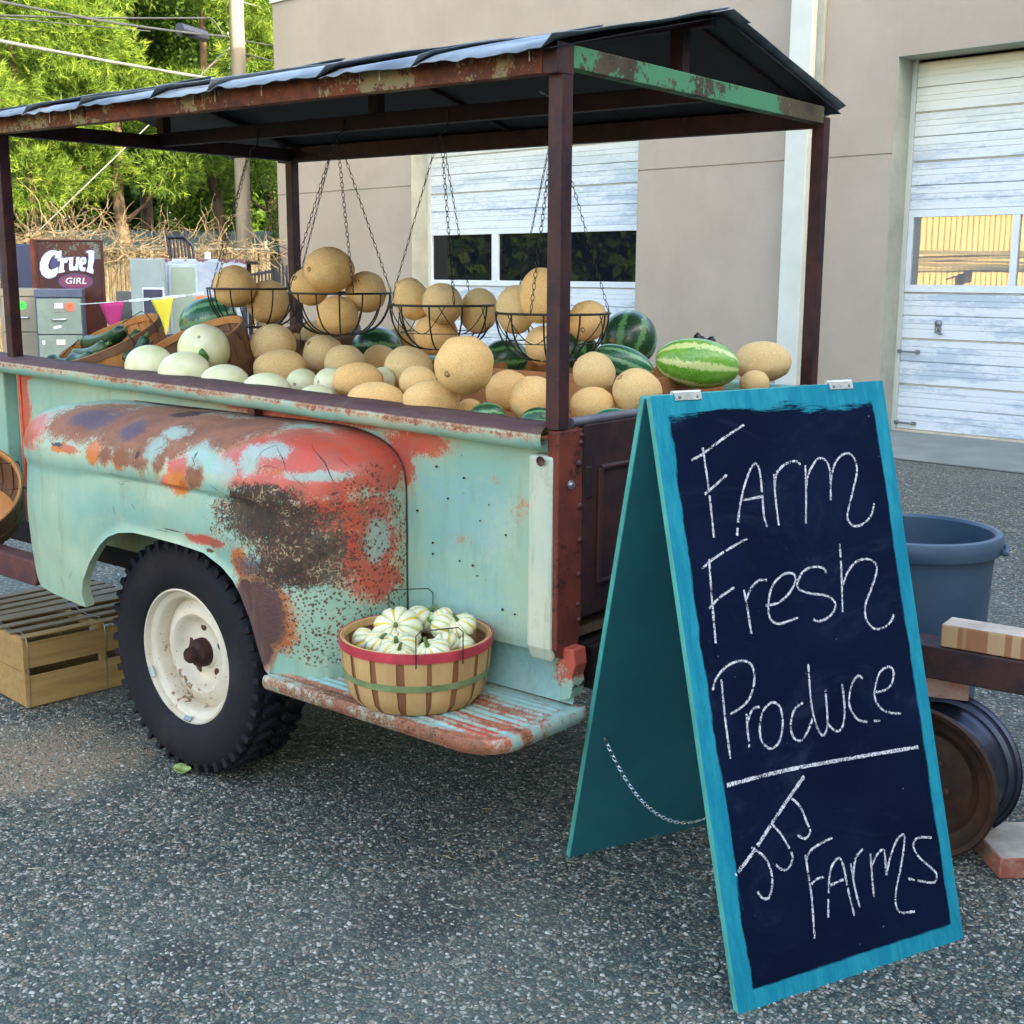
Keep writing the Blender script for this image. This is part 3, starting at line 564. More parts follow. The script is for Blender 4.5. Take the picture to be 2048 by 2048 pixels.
t.col(c); t.rough(t.math('ADD', t.math('MULTIPLY', f_, .3), .40)); t.bump(n_, .4, .01)
TIN = t.m
st = empty('produce_stand', (0, 0, 0), (0, 0, 0), 'rusty mint green pickup bed on wheels turned into a produce stand with a tin roof', 'produce stand')
BL_X = -2.465
def zrail(x): return 1.113 - .0227 * x
PY = .04                                   # plane of the side panel
# ---- near side panel, gently dented, with stamped return under the rail
def panel_fn(u, v):
    x = BL_X + u * (-BL_X - .012); zt = zrail(x) - .012; z = .575 + v * (zt - .575)
    y = PY + .006 * mnoise.noise(Vector((x * 2.2, z * 2.5, 3))) + .002 * mnoise.noise(Vector((x * 9, z * 9, 1)))
    if v > .97: y -= (v - .97) / .03 * .02
    return (x, y, z)
m = MB().grid(panel_fn, 120, 40)
po = m.build('side_panel', PAINT, st, smooth=40)
def blobval(P, blobs):
    v = np.zeros(len(P))
    for (cx, cy, cz, rx_, rz_) in blobs:
        d = np.sqrt(((P[:, 0] - cx) / rx_) ** 2 + ((P[:, 1] - cy) / (rx_ * 1.2)) ** 2 + ((P[:, 2] - cz) / rz_) ** 2)
        v = np.maximum(v, np.clip(1.25 - d * .78, 0, 1))
    return v
def co_of(me):
    a = np.empty(len(me.vertices) * 3, np.float32); me.vertices.foreach_get('co', a); return a.reshape(-1, 3)
P = co_of(po.data); top = np.array([zrail(x) for x in P[:, 0]]) - P[:, 2]
red = np.clip(.80 - top / .075, 0, .85) * (P[:, 0] > -2.0) * np.clip((-.42 - P[:, 0]) / .12, 0, 1)
red = np.maximum(red, blobval(P, [(-.50, .04, 1.06, .12, .035), (-.56, .04, 1.0, .05, .09), (BL_X + .02, .04, .9, .045, .9), (BL_X + .06, .04, 1.15, .06, .03), (-.93, .04, 1.10, .4, .02)]))
setattr_f(po.data, 'red', red)
setattr_f(po.data, 'orange', blobval(P, [(-.44, .04, 1.04, .05, .03), (-.13, .04, .93, .05, .05), (-.34, .04, .82, .05, .03), (-.22, .04, .99, .03, .02)]) * .55)
setattr_f(po.data, 'blue', blobval(P, [(-.35, .04, .9, .22, .16), (-.3, .04, .68, .3, .08)]) * .55)
holes = [(-.425, .04, 1.005), (-.33, .04, .985), (-.385, .04, .925), (-.245, .04, .925), (-.275, .04, .88), (-.19, .04, .855), (-.44, .04, .77), (-.345, .04, .765), (-.30, .04, .76), (-.44, .04, .80), (-.20, .04, .66), (-.16, .04, .655), (-.285, .04, .735), (-.495, .04, .88)]
def hole_mb(pts, r=(.0018, .0040)):
    m = MB()
    for (x, y, z) in pts:
        a = random.uniform(*r); m.lathe([(0, -.0012), (a * .7, -.0014), (a, 0), (a * .9, .002)], 8, (x, y - .003, z), (0, -1, .3 * random.random()))
    return m
hole_mb(holes).build('rust_pits', BOLT, st, kind='stuff')
# rear stake pocket, pale, proud of the panel, rounded foot
sp = MB(); zt_ = 1.075
sp.prism([Vector(p) for p in ((-.090, PY, .60), (-.090, PY, zt_), (-.090, -.002, zt_), (-.090, -.006, .60), (-.090, .010, .560))], (.076, 0, 0))
spo = sp.build('stake_pocket', paint_material('pale_paint', (.52, .56, .42), 1.6, (.40, .50, .42)), st, bevel=.010)
MB().lathe([(0, 0), (.010, .002), (.012, .006)], 14, (-.045, -.006, 1.062), (0, -1, 0)).build('bolt', BOLT, st, smooth=40)
# lower skirt between panel and step
sk = MB().grid(lambda u, v: (-.60 + u * .615, PY + .022 * (1 - v) ** .5 * 0 + .012 + .01 * math.sin(v * 3.1), .452 + v * .125), 30, 6)
so = sk.build('skirt', STEP_P, st, smooth=50)
P = co_of(so.data); setattr_f(so.data, 'red', blobval(P, [(0.0, .05, .53, .05, .05)])); setattr_f(so.data, 'blue', np.full(len(P), .5))
# ragged rear corner of the skirt
rg = MB().prism([Vector(p) for p in ((-.012, .03, .46), (.022, .03, .475), (.03, .03, .505), (.026, .03, .53), (.036, .03, .56), (.03, .03, .60), (-.012, .03, .60), (-.02, .03, .53), (-.006, .03, .50))], (0, .05, 0))
ro = rg.build('skirt_corner', PAINT, st, bevel=.003)
P = co_of(ro.data); setattr_f(ro.data, 'red', np.clip((P[:, 2] - .50) * 16, 0, 1)); setattr_f(ro.data, 'chip', np.clip(.7 - abs(P[:, 2] - .50) * 20, 0, 1))
# ---- rolled top rail
def railpath(n=60, x0=-2.85, x1=-.036): return [(x0 + (x1 - x0) * i / n, .003 + .003 * mnoise.noise(Vector((i * .2, 0, 0))), zrail(x0 + (x1 - x0) * i / n) + .002 * mnoise.noise(Vector((i * .17, 5, 0)))) for i in range(n + 1)]
rp = railpath(90)
rm = MB()
ang = [R_(a) for a in range(80, 361 + 40, 14)]          # open curl: from the top round the outside
rings = []
for p in rp:
    rings.append([Vector((p[0], PY + .035, p[2] + .030)), Vector((p[0], .012, p[2] + .031))] + [Vector((p[0], p[1] + .027 * math.cos(a), p[2] + .029 * math.sin(a))) for a in [R_(90 + 20 * k) for k in range(14)]])
vs = [v for r_ in rings for v in r_]; k = len(rings[0]); fs = []
for i in range(len(rings) - 1):
    for q in range(k - 1): fs.append((i * k + q, i * k + q + 1, (i + 1) * k + q + 1, (i + 1) * k + q))
rm.add(vs, fs)
ra = rm.build('top_rail', PAINT, st, smooth=50, solid=.0025)
P = co_of(ra.data); dz = P[:, 2] - np.array([zrail(x) for x in P[:, 0]])
setattr_f(ra.data, 'plum', np.clip((dz - .006) / .014, 0, 1)); setattr_f(ra.data, 'red', np.clip(.68 - abs(dz - .002) / .020, 0, 1))
setattr_f(ra.data, 'rust', np.clip(.50 - abs(dz - .004) / .03, 0, 1)); setattr_f(ra.data, 'speck', np.full(len(P), .22)); setattr_f(ra.data, 'chip', np.clip(.52 - abs(dz + .0) / .03, 0, .5))
MB().box((-1.13, .02, 1.105), (.03, .03, .03)).build('rail_clip', BOLT, st)
# ---- far side, front and tailgate, floor
fs_ = MB(); fs_.bb(BL_X, -.01, 1.31, 1.345, .57, 1.13); fs_.build('far_side_panel', PAINT, st)
fr_ = MB(); fr_.tube([(-2.5, 1.345, 1.165), (-.02, 1.345, 1.125)], .026, 10); fr_.build('far_top_rail', PAINT, st, smooth=50)
MB().bb(BL_X - .02, BL_X + .01, .06, 1.30, .57, 1.165).build('front_panel', DARKM, st)
flo = MB()
for i in range(9): flo.bb(BL_X + .02, -.02, .062 + i * .1385, .062 + i * .1385 + .13, .600, .625)
for i in range(9): MB().bb(BL_X + .02, -.03, .062 + i * .1385, .062 + i * .1385 + .13, .600, .625).build('floor_board', wood_material('bed_wood', (.2, .13, .08), (.12, .08, .05), (1, 8, 8)) if i == 0 else bpy.data.materials['bed_wood'], st)
# rear pillar: rust red channel facing backwards, with bolts
pl = MB(); pl.prism([Vector(p) for p in ((0, .002, .60), (0, .002, 1.135), (0, .098, 1.135), (0, .102, .66), (0, .09, .585), (0, .05, .565), (0, .02, .575))], (-.035, 0, 0))
pl.build('rear_pillar', PILLAR, st, bevel=.004)
for z, r_ in ((1.10, .008), (1.05, .009), (.945, .009), (.86, .008), (.775, .008), (1.118, .006), (.70, .006), (.66, .007)):
    MB().lathe([(0, .006), (r_ * .7, .005), (r_, 0)], 10, (.0005, .086 + random.uniform(-.006, .006), z), (1, 0, 0)).build('bolt', BOLT, st, smooth=60)
zb = MB(); zb.lathe([(0, .010), (.005, .010), (.0055, .004), (.011, .004), (.012, 0)], 6, (.001, .048, 1.003), (1, 0, 0)); zb.build('new_bolt', ZINC, st)
tg = MB(); tg.bb(-.022, 0, .104, 1.25, .66, 1.143); tg.build('tailgate', TAILG, st, bevel=.005)
te = MB()
for z in (1.03, .74): te.tube([(.002, .17, z), (.002, 1.18, z)], .008, 6)
for y in (.17, 1.18): te.tube([(.002, y, .74), (.002, y, 1.03)], .008, 6)
te.build('tailgate_stamping', TAILG, st, smooth=60, kind='stuff')
hn = MB(); hn.bb(-.01, .006, .108, .135, .96, 1.04); hn.build('tailgate_hinge', DARKM, st, bevel=.004)
MB().tube([(-.010, .06, 1.150), (-.010, 1.29, 1.150)], .012, 8).build('tailgate_top', simple('worn_edge', (.12, .12, .14), .45, .3, var=.3), st, smooth=50)
MB().bb(-.035, 0, 1.253, 1.345, .57, 1.14).build('rear_pillar', PILLAR, st, bevel=.004)
# front stake pocket and pillar seen at the far left
MB().bb(BL_X - .005, BL_X - .075, PY + .03, PY + .08, .58, zrail(-2.5)).build('front_recess', STEP_P, st)
fp = MB().bb(BL_X - .165, BL_X - .078, PY - .02, PY + .06, .58, zrail(-2.6) - .02).build('front_pocket', PAINT, st, bevel=.006)
MB().bb(BL_X - .005, BL_X + .012, PY - .006, PY + .03, .6, zrail(-2.46) - .02).build('panel_edge', simple('orange_paint', (.55, .09, .03), .5, var=.3, sc=12), st)
for z in (1.10, 1.03, 1.0): MB().lathe([(0, .006), (.008, .005), (.010, 0)], 8, (BL_X - .04, PY + .03, z), (0, -1, 0)).build('bolt', BOLT, st, smooth=60)
# ---- fender
Wf, Hc, zc, Lr, xr, xf_, aa = .275, .165, .92, .34, -.535, -2.09, 2.9
ARCH = [(-1.625, .47), (-1.626, .52), (-1.612, .565), (-1.575, .63), (-1.52, .69), (-1.475, .722), (-1.42, .742), (-1.34, .754), (-1.23, .755), (-1.127, .752), (-1.01, .742), (-.935, .715), (-.885, .684), (-.855, .652), (-.815, .59), (-.79, .52), (-.768, .455), (-.755, .445)]
def archz(x):
    if x <= -1.626 or x >= -.755: return None
    pts = [p for p in ARCH[1:]]
    for (x0, z0), (x1, z1) in zip(pts[:-1], pts[1:]):
        if x0 <= x <= x1: return z0 + (z1 - z0) * (x - x0) / max(1e-6, x1 - x0)
    return None
def Rv(x):
    v = 0
    if x > xr - Lr: v = (x - (xr - Lr)) / Lr
    if x < xf_ + Lr: v = (xf_ + Lr - x) / Lr
    v = min(max(v, 0), 1); return max(0, (1 - v ** aa)) ** (1 / aa)
def zbot(x):
    a = archz(x)
    if a is not None: return a
    if x >= -.755: return .446
    if x < -1.9: return .50 + (-1.9 - x) * .9          # diagonal front corner
    return .478 + max(0, (-1.65 - x)) * .09
cols = []
NX = 300
us = []
for i in range(NX + 1):
    q = i / NX
    # denser towards the rounded ends
    x = xf_ + (xr - xf_) * (.5 - .5 * math.cos(math.pi * (q * .9 + .05)) - (.5 - .5 * math.cos(math.pi * .05))) / (1 - 2 * (.5 - .5 * math.cos(math.pi * .05)))
    us.append(x)
us += [-1.6255, -1.627, -.7545, -.756]; us = sorted(set(us))
def dent(p):
    n = mnoise.noise(Vector((p[0] * 5.5, p[1] * 4, p[2] * 6))) * .007 + mnoise.noise(Vector((p[0] * 15, 3, p[2] * 13))) * .0022
    # row of hammered dents along the crown
    d = 0
    for cx, cz_, r_, k_ in ((-1.62, 1.03, .06, .012), (-1.46, 1.035, .06, .011), (-1.30, 1.03, .06, .013), (-1.12, 1.02, .07, .012), (-.84, 1.0, .05, .014), (-.95, 1.01, .05, .012), (-.73, .985, .04, .010), (-1.73, 1.0, .05, .008)):
        q = ((p[0] - cx) / r_) ** 2 + ((p[2] - cz_) / (r_ * .8)) ** 2
        if q < 6: d += k_ * math.exp(-q)
    return n + d
vs = []; kk = 0
NT, ND = 30, 34
for x in us:
    R = Rv(x); W = Wf * R; H = Hc * R; colv = []
    for j in range(NT + 1):               # crown from panel outwards
        th = math.pi / 2 * j / NT; c_, s_ = math.sin(th), math.cos(th)
        y = -W * c_ ** (2 / aa); z = zc + H * s_ ** (2 / aa)
        colv.append(Vector((x, PY + y - .04 * R if j else PY + .01, z)))
    zb_ = zbot(x)
    lip = .006
    for j in range(1, ND + 1):            # wall down, set in a little under the crease
        f = j / ND; z = zc + (zb_ - zc) * f
        crease = .012 * min(1, f * 14) * min(1, R * 3)
        fl = 0
        if archz(x) is not None: fl = -.010 * max(0, 1 - (z - zb_) / .035) ** 2   # flared lip of the opening
        bulge = .010 * math.sin(min(1, f) * math.pi) * R
        colv.append(Vector((x, PY - .04 * R - W + crease - bulge + fl, z)))
    # lip folded inwards
    e = colv[-1]; colv.append(e + Vector((0, .028 * min(1, R * 2), .002))); colv.append(e + Vector((0, .030 * min(1, R * 2), .018)))
    for p in colv:
        d_ = dent(p) * min(1, R * 1.5)
        p.y += d_
        p.z -= d_ * .5 if p.z > zc + .06 else 0
    vs += colv; kk = len(colv)
fs = [(i * kk + j, (i + 1) * kk + j, (i + 1) * kk + j + 1, i * kk + j + 1) for i in range(len(us) - 1) for j in range(kk - 1)]
m = MB().add(vs, fs); fen = m.build('fender', PAINT, st, smooth=42)
P = co_of(fen.data)
for nm in ('red', 'rust', 'dark', 'plum', 'orange', 'violet', 'blue', 'speck', 'chip', 'mint'):
    setattr_f(fen.data, nm, blobval(P, [b[1:] for b in FBLOBS if b[0] == nm]))
# scratches gouged through the paint
def scratch(pts, r=.0016):
    return catmull(pts, 3), r
# inner wheel housing (dark)
MB().bb(-1.62, -.77, .05, .07, .45, .80).build('wheel_housing', DARKM, st)
hz = MB(); hz.bb(-1.62, -.77, -.18, .05, .86, .875); hz.build('fender_brace', DARKM, st)
bvf = BVHTree.FromObject(fen, bpy.context.evaluated_depsgraph_get())
def scratches(lines, mat, name):
    m = MB()
    for w_, pts in lines:
        pp = catmull([Vector((a, 0, b)) for a, b in pts], 5); hits = []
        for q in pp:
            h = bvf.ray_cast(Vector((q.x, -1, q.z)), Vector((0, 1, 0)))
            if h[0] is not None: hits.append((h[0] + h[1] * .0005, h[1]))
        for i in range(len(hits) - 1):
            a, na = hits[i]; b, nb = hits[i + 1]; d = (b - a)
            if d.length < 1e-6 or d.length > .08: continue
            s_ = d.cross(na).normalized()
            wa = w_ * (1 - abs(i / (len(hits) - 1) * 2 - 1) ** 2 * .8) * random.uniform(.6, 1.2); wb = w_ * (1 - abs((i + 1) / (len(hits) - 1) * 2 - 1) ** 2 * .8) * random.uniform(.6, 1.2)
            m.add([a - s_ * wa, a + s_ * wa, b + s_ * wb, b - s_ * wb], [(0, 1, 2, 3)])
    return m.build(name, mat, st, kind='stuff')
scratches(SCRATCH, BOLT, 'scratches')
# ---- running board with pressed ribs
def step_fn(u, v):
    y = PY + .02 + (-.292 - PY - .02) * v
    rc = .11; xe = .045
    if y < -.292 + rc: q = (-.292 + rc - y) / rc; xe = .045 - rc * (1 - math.sqrt(max(0, 1 - q * q)))
    x0 = -.775 + (.05 * (1 - v) if v < .4 else .03)
    x = x0 + (xe - x0) * u
    e = min((y + .292), (xe - x) * 1.0)
    rib = .0045 * (.5 + .5 * math.cos((y) * 2 * math.pi / .0245)) ** .6 if e > .035 and y < PY - .02 else (.003 if e < .03 else 0)
    return (x, y, .449 + rib * min(1, abs(e - .03) / .006))
NV = 150
m = MB().grid(step_fn, 90, NV); w = 91
edge = [j * w + 90 for j in range(NV + 1)] + [NV * w + i for i in range(89, -1, -1)]
ev = [Vector(m.v[i]) for i in edge]
prev = edge
cen = Vector((-.35, -.1, 0))
for dz_, out_ in ((-.004, .004), (-.014, .007), (-.026, .005), (-.036, -.002), (-.040, -.02)):
    base = len(m.v); new = []
    for i_, p in enumerate(ev):
        t_ = (ev[min(i_ + 1, len(ev) - 1)] - ev[max(i_ - 1, 0)]); nn = Vector((t_.y, -t_.x, 0)) * -1
        if nn.length < 1e-9: nn = Vector((0, -1, 0))
        nn.normalize()
        if nn.dot(Vector((p.x, p.y, 0)) - cen) < 0: nn = -nn
        new.append(Vector((p.x, p.y, .451)) + nn * out_ + Vector((0, 0, dz_)))
    m.v += [tuple(q) for q in new]
    idx = list(range(base, base + len(new)))
    for a_ in range(len(prev) - 1): m.f.append((prev[a_], prev[a_ + 1], idx[a_ + 1], idx[a_]))
    prev = idx
rb = m.build('running_board', STEP_P, st, smooth=38)
P = co_of(rb.data)
ribh = np.clip((P[:, 2] - .4515) / .002, 0, 1)
outer = np.clip((-.20 - P[:, 1]) / .06, 0, 1)
nn_ = np.array([mnoise.noise(Vector((x * 3, y * 26, 0))) for x, y in P[:, :2]])
setattr_f(rb.data, 'red', np.clip(.36 * ribh + .12 * outer + nn_ * .55 + .05, 0, 1) + blobval(P, [(0.0, -.25, .44, .12, .06)]) * .5)
setattr_f(rb.data, 'rust', np.clip((1 - ribh) * .30 + nn_ * .45 + .10 * outer, 0, .8)); setattr_f(rb.data, 'speck', np.full(len(P), .3)); setattr_f(rb.data, 'chip', np.clip(nn_ * .6 + .1 * outer, 0, .6))
seam = []
for i in range(60):
    x = -1.75 + (xr - -1.75) * (1 - (1 - i / 59) ** 1.6); seam.append(Vector((x, PY - .003 - .004 * Rv(x), zc + Hc * Rv(x) + .001)))
seam += [Vector((xr + .001, PY - .004, zc - .01 - k * .047)) for k in range(10)]
MB().tube(seam, .0026, 6).build('fender_seam', BOLT, st, smooth=60)
# ---- chassis
MB().bb(-3.3, .0, .16, .24, .46, .57).build('chassis_rail', DARKM, st)
MB().bb(-3.3, .0, 1.11, 1.19, .46, .57).build('chassis_rail', DARKM, st)
MB().tube([(-1.28, .06, .365), (-1.28, 1.30, .365)], .045, 12).build('axle', DARKM, st, smooth=50)
MB().bb(-.10, -.02, .1, 1.25, .47, .58).build('cross_member', DARKM, st)
MB().bb(-1.565, -1.545, .13, .16, .36, .57).build('spring_hanger', DARKM, st)
m = MB(); m.prism([Vector(p) for p in ((-1.97, -.235, .482), (-1.955, -.235, .50), (-1.955, -.235, .545), (-1.975, -.235, .566), (-3.3, -.235, .585), (-3.3, -.235, .50))], (0, .07, 0))
m.build('front_step_beam', rust_material('beam2', (.13, .05, .04), (.07, .03, .035), (.25, .15, .10), .68), st, bevel=.006)
# ---- wheel
t = MT('rubber', .72, 0, .22); n_ = t.noise(6, 6, .7); f_ = t.noise(60, 4, .7)
t.col(t.mix(t.math('MULTIPLY', t.thr(n_, .48, .72), .55), t.mix(f_, (.008, .009, .015), (.013, .014, .02)), (.035, .032, .028))); t.bump(f_, .25, .003)
RUB = t.m
RIMW = MT('rim_white', .35)
f_ = RIMW.noise(40, 5, .7); g_ = RIMW.noise(5, 5, .65)
rr_ = RIMW.thr(RIMW.math('ADD', g_, RIMW.math('MULTIPLY', RIMW.math('SUBTRACT', f_, .5), .8)), .70, .75)
c = RIMW.mix(RIMW.thr(g_, .4, .7), (.66, .62, .50), (.54, .48, .35)); c = RIMW.mix(rr_, c, (.20, .08, .03))
c = RIMW.mix(RIMW.math('MULTIPLY', RIMW.thr(RIMW.vor(55), .13, .08), .9), c, (.16, .06, .03))
RIMW.col(c); RIMW.bump(rr_, .3, .002)
def wheel(cx, cy, cz, side):
    W = empty('wheel', (cx, cy, cz), (0, 0, 0) if side < 0 else (0, 0, math.pi)); W.parent = st
    ax = (0, -1, 0)
    RT = .363
    prof = [(.200, -.005), (.208, .014), (.225, .026), (.262, .037), (.300, .037), (.325, .030), (.340, .018), (.3445, .004), (.3475, -.02), (.3495, -.08), (.3475, -.14), (.340, -.172), (.31, -.19), (.26, -.19), (.21, -.17)]
    MB().lathe(prof, 96, (0, 0, 0), ax).build('tyre', RUB, W, smooth=50)
    lm = MB()
    for i in range(44):
        a = 2 * math.pi * i / 44
        er = Vector((math.cos(a), 0, math.sin(a))); et = Vector((-math.sin(a), 0, math.cos(a))); ey = Vector((0, -1, 0))
        lw = .0155 if i % 2 else .018
        for sgn, y0 in ((1, .0), (-1, -.152)):
            M_ = Matrix((et, ey, er)).transposed()
            tw = rotm('Z', .35 * sgn)
            lm.box(er * .3525 + ey * (y0 - .028 * sgn + (.0 if sgn > 0 else 0)) + et * .0, (lw * 2 * .62, .062, .022), M_ @ tw)
            if sgn > 0: lm.box(er * .338 + ey * (.0135 + .004), (lw * 1.15, .022, .034), M_)
        for y0 in (-.055, -.098):
            lm.box(er * .3525 + ey * y0 + et * random.uniform(-.003, .003), (lw * 1.2, .034, .021), Matrix((et, ey, er)).transposed() @ rotm('Z', .5 if y0 < -.1 else -.5))
    lm.build('tread', RUB, W, bevel=.002, kind='stuff')
    rp_ = [(.2095, .006), (.2085, .014), (.203, .016), (.199, .010), (.196, -.002), (.182, -.008), (.176, -.014), (.172, -.034), (.170, -.055), (.150, -.056)]
    MB().lathe(rp_, 64, (0, 0, 0), ax).build('rim', RIMW.m, W, smooth=35)
    dp_ = [(.170, -.052), (.160, -.046), (.148, -.038), (.136, -.030), (.122, -.028), (.112, -.034), (.104, -.046), (.094, -.058), (.075, -.064), (.052, -.064), (.047, -.056), (.044, -.056)]
    MB().lathe(dp_, 64, (0, 0, 0), ax).build('wheel_disc', RIMW.m, W, smooth=35)
    hb = MB(); hb.lathe([(.045, -.07), (.044, -.036), (.040, -.026), (.030, -.020), (.026, -.016), (.024, .000), (.020, .006), (0, .008)], 20, (0, 0, 0), ax)
    hb.build('hub', rust_material('hub_rust', (.055, .016, .012), (.018, .009, .010), None, sc=30) if side < 0 else bpy.data.materials['hub_rust'], W, smooth=35)
    for i in range(5):
        a = 2 * math.pi * i / 5 + .4
        c_ = (.076 * math.cos(a), 0, .076 * math.sin(a))
        MB().lathe([(0, -.062), (.0125, -.062), (.0135, -.0648)], 12, c_, ax).build('stud_hole', BOLT, W)
    # small lead balance weights on the lip
    for a in (3.5, 4.62):
        mm = MB(); mm.lathe([(.206, .012), (.199, .016), (.190, .008)], 6, (0, 0, 0), ax, a, a + .17); mm.build('balance_weight', STEEL, W, solid=.004)
    return W
wheel(-1.279, -.141, .363, -1)
wheel(-1.279, 1.44, .363, 1)
MB().bb(-2.0, -.55, 1.35, 1.60, .80, 1.05).build('far_fender', PAINT, st, bevel=.06)
# ---- canopy frame
PW = .04
ZB, ZT = 1.937, 1.985
def zc_(x): return -.007 * x
def post(x0, y0, zbm): MB().bb(x0 - PW, x0, y0, y0 + PW, zbm, ZB + .03).build('canopy_post', POST, st, bevel=.002)
post(0, 0, 1.137); post(0, 1.31, .60); post(BL_X + PW, 0, .6 + .56); post(BL_X + PW, 1.31, .60)
def beam(p, q, h=.062, w_=.036, mat=POST, name='canopy_beam'):
    p, q = Vector(p), Vector(q); x = (q - p).normalized(); z = Vector((0, 0, 1)); y = z.cross(x); z = x.cross(y)
    m = MB(); c = (p + q) / 2; M_ = Matrix((x, y, z)).transposed(); m.box(c, ((q - p).length, w_, h), M_); return m.build(name, mat, st, bevel=.002)
beam((-2.90, -.004, ZB + .035 + zc_(-2.9)), (-.0415, -.004, ZB + .035), .066, mat=BEAM_L)
MB().bb(-.0405, 0.001, -.022, .0415, ZB - .0, ZB + .068).build('post_cap', POST, st, bevel=.002)
beam((BL_X - .05, 1.33, ZB + .03 + .017), (-.02, 1.33, ZB + .03), .060)
beam((-.02, .0425, ZB + .042), (-.02, 1.309, ZB + .034), .050, mat=BEAM_G)
beam((BL_X + .02, .02, ZB + .045), (BL_X + .02, 1.309, ZB + .045), .050)
DKB = rust_material('beam_dark', (.028, .010, .012), (.012, .007, .012), None, rough=.7)
beam((BL_X - .0, .675, ZB + .040 + .015), (-.04, .675, ZB + .035), .048, .035, mat=DKB)
for x in (-2.42, -1.27, -.12):
    MB().bb(x - .02, x + .02, .657, .693, ZB + .062 + zc_(x), 2.16).build('king_post', POST, st)
    for s_, y0 in ((1, .02), (-1, 1.33)):
        beam((x + .03, y0, ZB + .070), (x + .03, .675, 2.158), .02, .03, name='rafter', mat=DKB)
beam((BL_X, .675, 2.150), (-.02, .675, 2.150), .028, .03, name='ridge_beam', mat=DKB)
# nails/hooks that pin the tin down on the near beam
nm_ = MB()
for x in (-2.05, -1.93, -1.30, -1.20, -.62, -.55, -.075, -1.0):
    nm_.tube([(x, -.026, ZB + .062), (x + .001, -.027, ZB + .030)], .0016, 5)
nm_.build('roof_nails', simple('nail', (.6, .6, .55), .4, .6), st, kind='stuff')
MB().lathe([(0, .006), (.008, .005), (.010, 0)], 8, (-1.86, -.022, ZB + .045), (0, -1, 0)).build('bolt', BOLT, st, smooth=60)
# ---- tin roof: overlapping crumpled sheets on both slopes
def sheet(x0, x1, side, seed, lift=0):
    rs = random.Random(seed)
    n1, n2 = 26, 14
    sag = [rs.uniform(-.006, .012) for _ in range(6)]
    def fn(u, v):
        x = x0 + (x1 - x0) * u
        # v: 0 at eave overhang .. 1 at ridge
        y_e = -.075 if side < 0 else 1.412
        y = y_e + (.675 - y_e) * v
        zr_ = 2.158
        ze = 1.998 - .012
        z = ze + (zr_ - ze) * v + zc_(x)
        z += .011 * math.sin(math.pi * v) * math.sin(u * 9 + seed) * .4
        # turned-down, wavy drip edge
        e = max(0, 1 - v / .10)
        wav = .5 + .5 * math.sin(u * math.pi) 
        z -= e * e * .006 * mnoise.noise(Vector((x * 22, seed, 4)))
        z -= e * e * (.006 + .010 * wav * (1 + .4 * mnoise.noise(Vector((x * 4, seed, 0)))))
        y += (-1 if side < 0 else 1) * e * .012 * mnoise.noise(Vector((x * 6, seed + 9, 0)))
        z += .006 * mnoise.noise(Vector((x * 5, y * 4, seed)))
        # raised overlapping border
        if u > .93: z += .012 * (u - .93) / .07 + e * .012 * (u - .93) / .07
        if u < .06: z -= .004
        # cross crimps
        z += .0035 * max(0, math.sin(x * 2 * math.pi / .30)) ** 8
        return (x, y, z + .006 + lift)
    o = MB().grid(fn, n1, n2).build('roof_sheet', TIN, st, smooth=45, solid=.0018)
    return o
ROOF_SHADE = simple('roof_shade_sheet', (.010, .012, .020), .7, var=.3, sc=4)  # near-black sheets added below the tin to stand for the shade there
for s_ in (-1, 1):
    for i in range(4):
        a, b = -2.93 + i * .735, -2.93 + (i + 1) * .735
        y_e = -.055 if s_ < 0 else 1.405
        MB().grid(lambda u, v: (a + (b - a - .004) * u, y_e + (.675 - s_ * -.004 - y_e) * v, 1.984 + .172 * v + zc_(a + (b - a) * u) + .003 * math.sin(u * 9) * math.sin(v * 3.14)), 8, 6).build('roof_shade_sheet', ROOF_SHADE, st, solid=.002)
xs_ = [-2.95, -2.43, -2.12, -1.80, -1.42, -1.16, -.70, -.38, .018]
for i in range(len(xs_) - 1):
    sheet(xs_[i] - .02, xs_[i + 1] + .01, -1, i, .003 * (i % 2))
for i, (a, b) in enumerate(((-2.95, -2.2), (-2.22, -1.5), (-1.52, -.75), (-.77, .018))): sheet(a, b, 1, 20 + i, .003 * (i % 2))
rc = MB().grid(lambda u, v: (-2.95 + 2.99 * u, .675 + (v - .5) * .18, 2.170 - abs(v - .5) * .042 + zc_(-2.95 + 2.99 * u) + .003 * math.sin(u * 40)), 60, 6)
rc.build('ridge_cap', TIN, st, smooth=30, solid=.002)
# ================================================================ PRODUCE
def unit_melon(name, seed, seg=44, rings=30, flat=.02, lobes=0, lob=.0, rough_=.012):
    m = MB(); vs = []; fs = []
    for j in range(rings + 1):
        th = math.pi * j / rings
        for i in range(seg):
            ph = 2 * math.pi * i / seg
            x, y, z = math.sin(th) * math.cos(ph), math.sin(th) * math.sin(ph), math.cos(th)
            r = 1 + rough_ * mnoise.noise(Vector((x * 1.6 + seed * 7, y * 1.6, z * 1.6))) * 2.2 + rough_ * .5 * mnoise.noise(Vector((x * 5, y * 5 + seed * 3, z * 5)))
            if lobes: r -= lob * (1 - abs(math.sin(ph * lobes / 2))) ** 2.2 * math.sin(th) ** .7
            r -= flat * math.exp(-((1 - abs(z)) / .02)) * 2
            vs.append((x * r, y * r, z * r))
    for j in range(rings):
        for i in range(seg):
            k = (i + 1) % seg
            fs.append((j * seg + i, j * seg + k, (j + 1) * seg + k, (j + 1) * seg + i))
    m.add(vs, fs); return m.mesh(name, 80)
